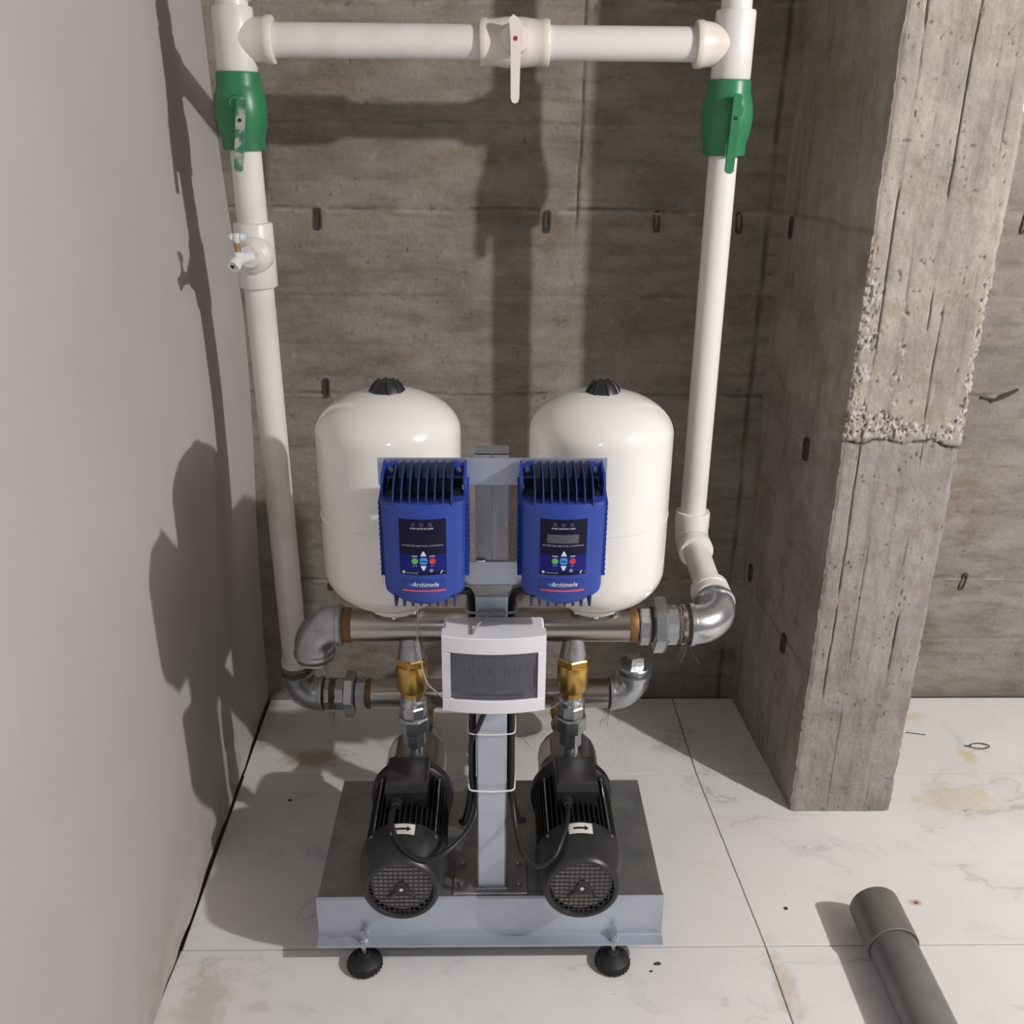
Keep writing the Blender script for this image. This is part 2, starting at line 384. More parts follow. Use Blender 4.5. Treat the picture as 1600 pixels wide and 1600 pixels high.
    def build(s, name, m, parent=None, smooth=35, origin=None):
        o0 = Vector(origin) if origin is not None else (Vector(parent['_base']) if parent is not None and '_base' in parent else Vector((0, 0, 0)))
        me = bpy.data.meshes.new(name)
        me.from_pydata([tuple(Vector(v) - o0) for v in s.v], [], s.f)
        me.validate()
        if smooth:
            me.shade_smooth(); me.set_sharp_from_angle(angle=math.radians(smooth))
        for mm in (m if isinstance(m, (list, tuple)) else [m]): me.materials.append(mm)
        o = bpy.data.objects.new(name, me); COL.objects.link(o)
        import_normals(me)
        if parent is not None:
            o.parent = parent; o['_base'] = tuple(o0)
        elif origin is not None:
            o.location = origin
        return o

def import_normals(me):
    import bmesh
    bm = bmesh.new(); bm.from_mesh(me)
    bmesh.ops.recalc_face_normals(bm, faces=bm.faces[:])
    bm.to_mesh(me); bm.free()

def crv(pts, n=8):
    """Catmull-Rom through points"""
    P = [Vector(p) for p in pts]; P = [P[0] * 2 - P[1]] + P + [P[-1] * 2 - P[-2]]; out = []
    for i in range(1, len(P) - 2):
        for k in range(n):
            t = k / n; a, b, c, d = P[i - 1], P[i], P[i + 1], P[i + 2]
            out.append(0.5 * ((2 * b) + (c - a) * t + (2 * a - 5 * b + 4 * c - d) * t * t + (3 * b - a - 3 * c + d) * t ** 3))
    out.append(P[-2]); return out

def thing(name, label, cat, base, group=None):
    o = bpy.data.objects.new(name, None); COL.objects.link(o)
    o.location = base; o['_base'] = tuple(base); o.empty_display_size = 0.05
    o['label'] = label; o['category'] = cat
    if group: o['group'] = group
    return o
def tag(o, label, cat, group=None):
    o['label'] = label; o['category'] = cat
    if group: o['group'] = group
    return o
def kids(o): return [c for c in bpy.data.objects if c.parent == o]
def dup(root, dx, label, group=None):
    r = root.copy(); COL.objects.link(r); r.location = Vector(root.location) + Vector((dx, 0, 0)); r['label'] = label
    r['_base'] = tuple(Vector(root['_base']) + Vector((dx, 0, 0)))
    for ch in kids(root):
        c = ch.copy(); COL.objects.link(c); c.parent = r; c['_base'] = r['_base']
        for g in kids(ch):
            d = g.copy(); COL.objects.link(d); d.parent = c; d['_base'] = r['_base']
    return r

# text turned into a mesh, optionally laid on a curved face; lies in the XZ plane facing -Y
def text_mb(s, size, cx, cz, surf, depth=0.0005, bold=0.0, width=None, shear=0.0):
    cu = bpy.data.curves.new('lettering', 'FONT'); cu.body = s; cu.size = size; cu.align_x = 'CENTER'; cu.align_y = 'CENTER'
    cu.offset = bold; cu.shear = shear; cu.resolution_u = 2
    ob = bpy.data.objects.new('lettering', cu); COL.objects.link(ob)
    dg = bpy.context.evaluated_depsgraph_get(); me = bpy.data.meshes.new_from_object(ob.evaluated_get(dg))
    bpy.data.objects.remove(ob, do_unlink=True)
    k = 1.0
    if width and len(me.vertices):
        xs = [v.co.x for v in me.vertices]; k = width / (max(xs) - min(xs))
    mb = MB()
    mb.add([(cx + v.co.x * k, surf(cx + v.co.x * k) - depth, cz + v.co.y) for v in me.vertices], [tuple(p.vertices) for p in me.polygons])
    bpy.data.meshes.remove(me)
    return mb

# ------------------------------------------------------------------ setting
def grid_wall(name, P, nu, nv, u0, u1, v0, v1, hfun, m, back=0.12):
    """P(u,v,h)->xyz; hfun returns (height, dirt, laitance) arrays"""
    us = np.linspace(u0, u1, nu); vs_ = np.linspace(v0, v1, nv)
    U, V = np.meshgrid(us, vs_, indexing='ij')
    H, D, Lt = hfun(U, V)
    X, Y, Z = P(U, V, H)
    X2, Y2, Z2 = P(U, V, H * 0 - back)
    co = np.stack([X, Y, Z], -1).reshape(-1, 3)
    n = nu * nv
    i = np.arange(nu - 1)[:, None]; j = np.arange(nv - 1)[None, :]
    a = (i * nv + j).ravel(); faces = np.stack([a, a + nv, a + nv + 1, a + 1], 1).tolist()
    ring = [k * nv for k in range(nu)] + [(nu - 1) * nv + k for k in range(1, nv)] + [k * nv + nv - 1 for k in range(nu - 2, -1, -1)] + [k for k in range(nv - 2, 0, -1)]
    co2 = np.stack([X2, Y2, Z2], -1).reshape(-1, 3)[ring]
    base = n; R = len(ring)
    for k in range(R):
        faces.append([ring[k], ring[(k + 1) % R], base + (k + 1) % R, base + k])
    faces.append(list(range(base, base + R))[::-1])
    me = bpy.data.meshes.new(name); me.from_pydata(np.vstack([co, co2]).tolist(), [], faces)
    me.shade_smooth(); me.set_sharp_from_angle(angle=math.radians(50)); me.materials.append(m)
    for nm, arr in (('dark_tone', D), ('laitance', Lt)):
        at = me.attributes.new(nm, 'FLOAT', 'POINT')
        at.data.foreach_set('value', np.concatenate([arr.ravel(), np.zeros(R)]).astype(np.float32))
    o = bpy.data.objects.new(name, me); COL.objects.link(o)
    import_normals(me)
    return o
def sstep(x, a, b):
    t = np.clip((x - a) / (b - a), 0, 1); return t * t * (3 - 2 * t)

BOARDS = [0.0, 0.20, 0.403, 0.53, 0.66, 0.81, 0.963, 1.094, 1.229, 1.335, 1.445, 1.55, 1.648, 1.74, 1.83, 1.92, 2.03, 2.15, 2.3, 2.5, 2.8]
STRONG = {0.403: 1.0, 0.963: 0.9, 1.445: 1.0, 1.648: 0.5, 1.229: 0.35, 1.335: 0.25, 0.66: 0.3, 0.20: 0.25, 1.92: 0.9}
def board_h(seed, xcrack=None, corner=None):
    rs = np.random.default_rng(seed); offs = rs.uniform(-0.0016, 0.0016, len(BOARDS))
    def f(U, V):
        H = (fbm(U * 5 + seed, V * 14) - 0.5) * 0.004 + (fbm(U * 30, V * 60 + seed, 3) - 0.5) * 0.0022
        D = np.zeros_like(H); Lt = np.zeros_like(H)
        for k in range(len(BOARDS) - 1):
            H += offs[k] * (sstep(V, BOARDS[k] - .003, BOARDS[k] + .003) - sstep(V, BOARDS[k + 1] - .003, BOARDS[k + 1] + .003))
        for z in BOARDS[1:-1]:
            s = STRONG.get(z, 0.12)
            zz = z + (fbm(U * 9 + z * 31, U * 0 + seed, 3) - 0.5) * 0.012
            d = np.abs(V - zz)
            brk = sstep(fbm(U * 14 + z * 13, V * 0 + 3.3, 4), 0.44, 0.56)
            g = np.exp(-(d / 0.0035) ** 2) * s * (0.25 + 0.75 * brk)
            H -= g * 0.004; D = np.maximum(D, g * 0.6)
            r = np.exp(-((V - zz + 0.008) / 0.006) ** 2) * s * sstep(fbm(U * 22, V * 30 + z * 7, 3), 0.48, 0.6)
            H += r * 0.004; Lt = np.maximum(Lt, r * 0.35)
        if xcrack:
            xc = xcrack + (fbm(V * 5, U * 0 + 1.5) - 0.5) * 0.02
            g = np.exp(-(np.abs(U - xc) / 0.004) ** 2) * sstep(V, 1.36, 1.44)
            H -= g * 0.003; D = np.maximum(D, g * 0.35)
            H += (U > xc) * 0.003 * sstep(V, 1.36, 1.44)
        p = fbm(U * 80 + 9, V * 80 + 2, 2)
        g = sstep(p, 0.86, 0.90) * 1.0
        H -= g * 0.003; D = np.maximum(D, g * 0.5)
        if corner:
            g = np.exp(-((U - corner - (fbm(V * 6, V * 0) - .5) * .012) / 0.007) ** 2) * (0.35 + 0.65 * sstep(fbm(V * 9 + 3, V * 0, 3), .4, .6))
            H -= g * 0.006; D = np.maximum(D, g * 0.65)
        return H, D, Lt
    return f
YB = 2.533
wall_back = grid_wall('wall_back', lambda u, v, h: (u, YB + 0 * u - h, v), 420, 470, -0.80, 0.86, -0.02, 2.20, board_h(3, 0.212, 0.705), M['concrete'])
wall_back['kind'] = 'structure'
wall_back_right = grid_wall('wall_back_right', lambda u, v, h: (u, 2.542 + 0 * u - h, v), 330, 400, 0.93, 2.35, -0.02, 2.20, board_h(8), M['concrete'])
wall_back_right['kind'] = 'structure'
wb = MB().box(-0.85, 3.6, 2.53, 2.75, 2.19, 2.82).box(2.34, 3.6, 2.545, 2.75, -0.02, 2.2)
o = wb.build('wall_back_upper', M['concrete'], smooth=0); o['kind'] = 'structure'

# left plaster wall, slightly bowed
def lw(U, V):   # U = y, V = z
    H = (fbm(U * 2.0, V * 2.0) - 0.5) * 0.006 + (fbm(U * 12, V * 12, 3) - 0.5) * 0.0012
    H = H + 0.034 * np.exp(-((V - 1.10) / 0.52) ** 2) * sstep(U, 1.7, 2.5)
    edge = sstep(V, 0.03, 0.0) * (fbm(U * 9, V * 0) - 0.5) * 0.012
    return H + edge, np.zeros_like(H), np.zeros_like(H)
wall_left = grid_wall('wall_left', lambda u, v, h: (-0.6933 + (2.53 - u) * 0.0230 + h, u, v), 260, 220, -1.2, 2.55, 0.004, 2.80, lw, M['plaster'])
wall_left['kind'] = 'structure'

# floor slab and marble tiles
fl = MB().box(-0.9, 3.6, -1.4, 2.75, -0.10, -0.0105)
floor = fl.build('floor', M['subfloor'], smooth=0); floor['kind'] = 'structure'
def xl(y): return -0.6933 + (2.53 - y) * 0.0230
rowy = [2.516, 2.1435, 1.5510, 0.951, 0.351, -0.249, -0.849, -1.3]
jx = [0.5535, 0.5550, 0.5880, 0.600, 0.605, 0.605, 0.605, 0.605]
G = 0.0016
def tile(q):
    b = 0.0012; c = [Vector((x, y, 0)) for x, y in q]; ctr = sum(c, Vector()) / 4
    inn = [p + (ctr - p).normalized() * b * 1.6 for p in c]
    mb = MB()
    vs = [(p.x, p.y, -0.010) for p in c] + [(p.x, p.y, -b * 0.6) for p in c] + [(p.x, p.y, 0) for p in inn]
    fs = [(3, 2, 1, 0), (8, 9, 10, 11)] + [(i, (i + 1) % 4, 4 + (i + 1) % 4, 4 + i) for i in range(4)] + [(4 + i, 4 + (i + 1) % 4, 8 + (i + 1) % 4, 8 + i) for i in range(4)]
    mb.add(vs, fs)
    t = mb.build('tile', M['marble'], smooth=0); t.parent = floor
for i in range(len(rowy) - 1):
    ya, yb = rowy[i] - G, rowy[i + 1] + G
    off = (0.009, 0.009, 0.004, 0.002, 0.002, 0.002, 0.002)[i]
    tile([(xl(yb) + (off * 0.7 if i != 2 else -0.028), yb), (jx[i + 1] - G, yb), (jx[i] - G, ya), (xl(ya) + off, ya)])
    x0a, x0b = jx[i] + G, jx[i + 1] + G
    while x0a < 3.3:
        tile([(x0b, yb), (x0b + 1.2 - 2 * G, yb), (x0a + 1.2 - 2 * G, ya), (x0a, ya)])
        x0a += 1.2; x0b += 1.2
c = MB().box(-0.9, 3.6, -1.4, 2.75, 2.80, 2.95).build('ceiling', M['slab'], smooth=0); c['kind'] = 'structure'

# concrete pillar, board marked, with a ragged cold joint
PX0, PX1, PY0 = 0.7665, 1.0277, 1.9875
JZ = 1.008
def build_pillar():
    cr = [(0.806, 0.0, 2.8, .8), (0.8515, 1.2, 2.8, .45), (0.907, 1.25, 2.8, .75), (0.858, 0.0, JZ, .35), (0.938, JZ, 1.3, .6), (0.945, 0.70, JZ, .45), (0.958, 0.0, 0.75, 1.0), (0.99, 1.3, 2.8, .3)]
    def H_front(U, V):
        jz = JZ + (fbm(U * 26, U * 0 + 2, 4) - 0.5) * 0.03 - (U - PX0) * 0.04
        up = (V > jz).astype(float)
        H = (fbm(U * 16, V * 5) - 0.5) * 0.005 + (fbm(U * 60, V * 30, 3) - 0.5) * 0.002 + up * 0.006
        D = np.zeros_like(H); Lt = np.zeros_like(H)
        for x, z0, z1, s in cr:
            xc = x + (fbm(V * 4 + x * 40, V * 0) - 0.5) * 0.012
            brk = sstep(fbm(V * 6 + x * 90, V * 0 + 4, 4), 0.47, 0.62)
            g = np.exp(-((U - xc) / 0.0016) ** 2) * s * (0.0 + 1.0 * brk) * (V > z0) * (V < z1)
            H -= g * 0.006; D = np.maximum(D, g * 0.8)
            H += 0.0009 * np.tanh((U - xc) / 0.003) * sstep(fbm(V * 3 + x * 50, V * 0, 2), .35, .6) * np.exp(-np.abs(U - xc) / 0.02)
        g = np.exp(-((V - jz) / 0.004) ** 2) * sstep(fbm(U * 30, U * 0 + 7, 3), 0.35, 0.5)
        H -= g * 0.006; D = np.maximum(D, g * 0.85)
        # honeycombed patches
        reg = sstep(V, 0.98, 1.06) * sstep(1.60, 1.40, 1.0) if False else (sstep(V, 0.99, 1.02) * (1 - sstep(V, 1.30, 1.62)))
        side = np.exp(-((U - PX0) / 0.045) ** 2) + 0.9 * np.exp(-((U - PX1) / 0.03) ** 2) * (V < 1.36) + 0.55 * np.exp(-((U - 0.86) / 0.04) ** 2) * (V < 1.33) + 0.9 * np.exp(-((V - JZ - 0.02) / 0.03) ** 2)
        hc = sstep(fbm(U * 75, V * 75, 3) * np.clip(side, 0, 1.2) * reg, 0.30, 0.42)
        rough = fbm(U * 190, V * 190, 2)
        H += hc * (rough - 0.62) * 0.014; Lt = np.maximum(Lt, hc * sstep(rough, 0.42, 0.6) * 0.85); D = np.maximum(D, hc * sstep(rough, 0.30, 0.2) * 0.7)
        p = sstep(fbm(U * 90 + 3, V * 110 + 8, 2), 0.82, 0.87)
        H -= p * 0.003; D = np.maximum(D, p * 0.55)
        H += (fbm(U * 45, V * 45 + 3, 4) - .5) * 0.0035
        return H, D, Lt
    nu, nv = 130, 640
    us = np.linspace(PX0, PX1, nu); vs_ = np.linspace(-0.005, 2.80, nv)
    U, V = np.meshgrid(us, vs_, indexing='ij'); H, D, Lt = H_front(U, V)
    # ragged arrises
    el = np.exp(-((U - PX0) / 0.006) ** 2); er = np.exp(-((U - PX1) / 0.006) ** 2)
    nl = (fbm(V * 60, V * 0 + 5, 5) - 0.45); nr = (fbm(V * 64 + 9, V * 0 + 8, 5) - 0.45)
    X = U + el * np.clip(nl, -0.1, 1) * 0.008 - er * np.clip(nr, -0.05, 1) * 0.009; H = H - (el + er) * 0.004
    # left edge line leans back by a few mm below
    X = X + (1 - (U - PX0) / (PX1 - PX0)) * np.where(V < JZ, 0.0012, -0.001)
    front = np.stack([X, PY0 - H, V], -1)
    # left side face strips back to the wall
    nd = 60; verts = front.reshape(-1, 3).tolist(); dark_tone = D.ravel().tolist(); lai = Lt.ravel().tolist(); faces = []
    for i in range(nu - 1):
        for j in range(nv - 1):
            a = i * nv + j; faces.append((a, a + nv, a + nv + 1, a + 1))
    def side(col, xback, seed):
        start = front[col]; prev = [col * nv + j for j in range(nv)]
        tt = np.linspace(0, 1, nd)[1:]
        for t in tt:
            y = start[:, 1] * (1 - t) + 2.56 * t
            h = (fbm(y * 7 + seed, vs_ * 7 + seed) - 0.5) * 0.006
            jl = np.zeros(nv)
            for z, s in ((0.405, .8), (0.93, .5), (1.445, .9)):
                zz = z + (t - 0.5) * 0.0
                jl = np.maximum(jl, np.exp(-((vs_ - zz - (fbm(y * 12 + z, vs_ * 0, 3) - .5) * .01) / 0.004) ** 2) * s)
            x = start[:, 0] * (1 - t) + xback * t + (h + jl * 0.002) * (1 if col == 0 else -1) * min(1, t * 6)
            base = len(verts)
            verts.extend(np.stack([x, y, vs_], -1).tolist()); dark_tone.extend((jl * 0.35).tolist()); lai.extend([0.0] * nv)
            cur = [base + j for j in range(nv)]
            for j in range(nv - 1): faces.append((prev[j], cur[j], cur[j + 1], prev[j + 1]))
            prev = cur
        return prev
    side(0, 0.7365, 2); side(nu - 1, 1.01, 6)
    me = bpy.data.meshes.new('pillar'); me.from_pydata(verts, [], faces)
    me.shade_smooth(); me.set_sharp_from_angle(angle=math.radians(50)); me.materials.append(M['pillar'])
    for nm, arr in (('dark_tone', dark_tone), ('laitance', lai)):
        at = me.attributes.new(nm, 'FLOAT', 'POINT'); at.data.foreach_set('value', np.array(arr, dtype=np.float32))
    o = bpy.data.objects.new('pillar', me); COL.objects.link(o); import_normals(me); o['kind'] = 'structure'
    o['label'] = 'board-marked concrete pillar with ragged cold joint, right of the pump set'
    return o
pillar = build_pillar()

# flat form ties cast into the concrete: small rusty strap loops
def form_tie(parent, P, hgt=0.055, wid=0.017, tilt=0.0, core=True):
    mb = MB()
    def ring(w0, h0, w1, h1, d):
        n = 14; out = []
        for w_, h_ in ((w0, h0), (w1, h1)):
            for k in range(n):
                t = 2 * PI * k / n; c_, s_ = math.cos(t), math.sin(t)
                x = w_ * (abs(c_) ** 0.5) * (1 if c_ >= 0 else -1); z = h_ * (abs(s_) ** 0.5) * (1 if s_ >= 0 else -1)
                out.append((x + z * tilt, z))
        vs = [P(a, b_, d) for a, b_ in out] + [P(a, b_, -0.004) for a, b_ in out]
        fs = []
        for k in range(n):
            k2 = (k + 1) % n
            fs += [(k, k2, n + k2, n + k), (k, k2, 2 * n + k2, 2 * n + k), (n + k, n + k2, 3 * n + k2, 3 * n + k)]
        mb.add(vs, fs)
    ring(wid / 2, hgt / 2, wid / 2 - 0.0042, hgt / 2 - 0.0062, 0.0035)
    # rusty sunken core
    n = 8; mb.box(0, 0, 0, 0, 0, 0) if False else None
    a = [P(x * (wid / 2 - .003), z * (hgt / 2 - .005), 0.0008) for x, z in ((-1, -1), (1, -1), (1, 1), (-1, 1))]
    b_ = [P(x * (wid / 2 - .003), z * (hgt / 2 - .005), -0.006) for x, z in ((-1, -1), (1, -1), (1, 1), (-1, 1))]
    if core: mb.add(a + b_, [(0, 1, 2, 3), (0, 1, 5, 4), (1, 2, 6, 5), (2, 3, 7, 6), (3, 0, 4, 7)])
    o = mb.build('form_tie', M['rust_strap'], smooth=0); o.parent = parent
for x, z, t in ((-0.4463, 1.418, .02), (0.1365, 1.415, .0), (0.4143, 1.417, -.03), (0.6258, 1.415, -.06), (-0.4535, 0.978, .03), (-0.476, 0.395, .0)):
    form_tie(wall_back, lambda a, b_, d, x=x, z=z: (x + a, YB - 0.0015 - d, z + b_), tilt=t, core=(x < -0.4))
for x, z, t in ((1.401, 0.390, .18), (1.372, 1.42, .1)):
    form_tie(wall_back_right, lambda a, b_, d, x=x, z=z: (x + a, 2.5405 - d, z + b_), tilt=t, core=False)
for y, z, t in ((2.456, 1.41, .0), (2.1855, 0.92, .05), (2.4699, 0.452, .0), (2.1691, 0.392, .0)):
    xs = 0.7365 + (2.56 - y) / (2.56 - PY0) * (PX0 - 0.7365)
    form_tie(pillar, lambda a, b_, d, y=y, z=z, xs=xs: (xs - 0.0015 - d, y + a * 1.6, z + b_), tilt=t)

# ------------------------------------------------------------------ pump skid base
bs = thing('base_frame', 'low zinc-plated steel base tray carrying both black pumps, on black levelling feet', 'pump base', (-0.006, 1.70, 0.0))
BX0, BX1, BY0, BY1, BT = -0.360, 0.349, 1.520, 1.897, 0.171
t_ = 0.003
mb = MB()
mb.box(BX0, BX1, BY0 + 0.004, BY1, BT - t_, BT)
mb.build('top_plate', M['zinc_dark_reflect'], bs)
# front channel: bent lip profile (y,z)
prof = [(BY0 + 0.010, BT), (BY0 + 0.003, BT - 0.001), (BY0, BT - 0.005), (BY0 - 0.0005, 0.080), (BY0 - 0.003, 0.0735), (BY0 - 0.007, 0.0715), (BY0 - 0.024, 0.0700), (BY0 - 0.0275, 0.0690), (BY0 - 0.0275, 0.0655),
        (BY0 - 0.007, 0.0665), (BY0 + 0.003, 0.070), (BY0 + 0.004, BT - 0.006), (BY0 + 0.010, BT - 0.003)]
MB().prism(prof, 'x', BX0 - 0.003, BX1 + 0.003).build('front_channel', M['zinc'], bs, smooth=25)
pb = [(2 * BY1 - 0 - 0 + (BY0 - y) - BY1 + 0.0, z) for y, z in prof]
MB().prism([(BY1 + (BY0 - y), z) for y, z in prof], 'x', BX0, BX1).build('rear_channel', M['zinc'], bs, smooth=25)
for fx in (-0.2690, 0.2507):
    for fy in (1.5060, BY1 + 0.014):
        ft = MB().lathe([(0.030, 0.0), (0.0345, 0.003), (0.0355, 0.012), (0.034, 0.020), (0.026, 0.027), (0.014, 0.031), (0.011, 0.040), (0.0, 0.040)], (fx, fy, 0.0), 'z', 36)
        for k in range(26):
            a = 2 * PI * k / 26; cx, cy = fx + 0.0353 * math.cos(a), fy + 0.0353 * math.sin(a)
            ft.cyl((cx, cy, 0.004), (cx, cy, 0.015), 0.0022, 6)
        fo = ft.build('levelling_foot', M['rubber'], bs)
        bo = MB().cyl((fx, fy, 0.035), (fx, fy, 0.100), 0.0048, 12)
        for k in range(9): bo.lathe([(0.0048, 0), (0.0055, 0.0012), (0.0048, 0.0024)], (fx, fy, 0.0795 + k * 0.0022), 'z', 12, False)
        bo.lathe([(0.0085, 0), (0.0095, 0.001), (0.0095, 0.0075), (0.0085, 0.0085)], (fx, fy, 0.0702), 'z', 6)
        bo.lathe([(0.0085, 0), (0.0095, 0.001), (0.0095, 0.0075), (0.0085, 0.0085)], (fx, fy, 0.057), 'z', 6)
        b_ = bo.build('levelling_bolt', M['galv_bright'], bs)

# ------------------------------------------------------------------ support post
po = thing('support_post', 'square zinc steel post standing between the pumps, carrying the two blue inverters', 'post', (-0.004, 1.57, BT))
MB().box(-0.0330, 0.0253, 1.5400, 1.5980, BT + 0.004, 0.852, 0.003).build('lower_tube', M['zinc'], po)
w_ = MB()
rs = random.Random(3)
pts = [(-0.036 + k * 0.0042, 1.5375 + rs.uniform(-.0008, .0008), BT + 0.0055 + rs.uniform(-.0008, .0012)) for k in range(16)]
w_.tube(pts, 0.0032, 8)
w_.build('weld_bead', M['galv_bright'], po)
MB().box(-0.0830, 0.0705, 1.5260, 1.6300, BT, BT + 0.005, 0.001).build('foot_plate', M['zinc_dark_reflect'], po)
for bx in (-0.066, 0.052):
    for by in (1.549, 1.609):
        b_ = MB().lathe([(0.0085, 0), (0.0085, 0.0015), (0.0, 0.0015)], (bx, by, BT + 0.005), 'z', 20)
        b_.lathe([(0.0058, 0), (0.0062, 0.0008), (0.0062, 0.0042), (0.0052, 0.005), (0.0, 0.005)], (bx, by, BT + 0.0065), 'z', 6)
        b_.build('plate_bolt', M['galv'], po)
# upper channel (open C, with a centre seam) behind the cross bars
uc = MB()
uc.prism([(-0.0325, 1.5425), (-0.0045, 1.5425), (-0.0045, 1.5445), (-0.0305, 1.5445), (-0.0305, 1.585), (-0.0325, 1.585)], 'z', 0.80, 1.121)
uc.prism([(0.0255, 1.5425), (-0.0025, 1.5425), (-0.0025, 1.5445), (0.0235, 1.5445), (0.0235, 1.585), (0.0255, 1.585)], 'z', 0.80, 1.121)
uc.box(-0.0045, -0.0025, 1.545, 1.547, 0.80, 1.121)
uc.box(-0.0325, 0.0255, 1.5425, 1.585, 1.119, 1.1215)
uc.build('upper_channel', M['zinc_dull'], po, smooth=0)
MB().box(-0.1985, 0.1940, 1.5390, 1.5425, 1.0650, 1.1140, 0.0008).build('crossbar', M['zinc'], po)
MB().box(-0.1985, 0.1940, 1.5390, 1.5425, 0.8740, 0.9200, 0.0008).build('crossbar', M['zinc'], po)
MB().prism([(-0.045, 0.874), (0.035, 0.874), (0.030, 0.862), (-0.028, 0.852)], 'y', 1.5385, 1.5415).build('gusset', M['zinc_dark_reflect'], po)
w_ = MB(); w_.tube([(-0.031 + k * .004, 1.5385, 0.921 + rs.uniform(-.0008, .0008)) for k in range(5)], 0.0026, 8)
w_.build('weld_bead', M['galv_bright'], po)
w_ = MB(); w_.tube([(0.012 + k * .004, 1.5385, 0.873 + rs.uniform(-.0008, .0008)) for k in range(4)], 0.002, 8)
w_.build('weld_bead', M['galv_bright'], po)

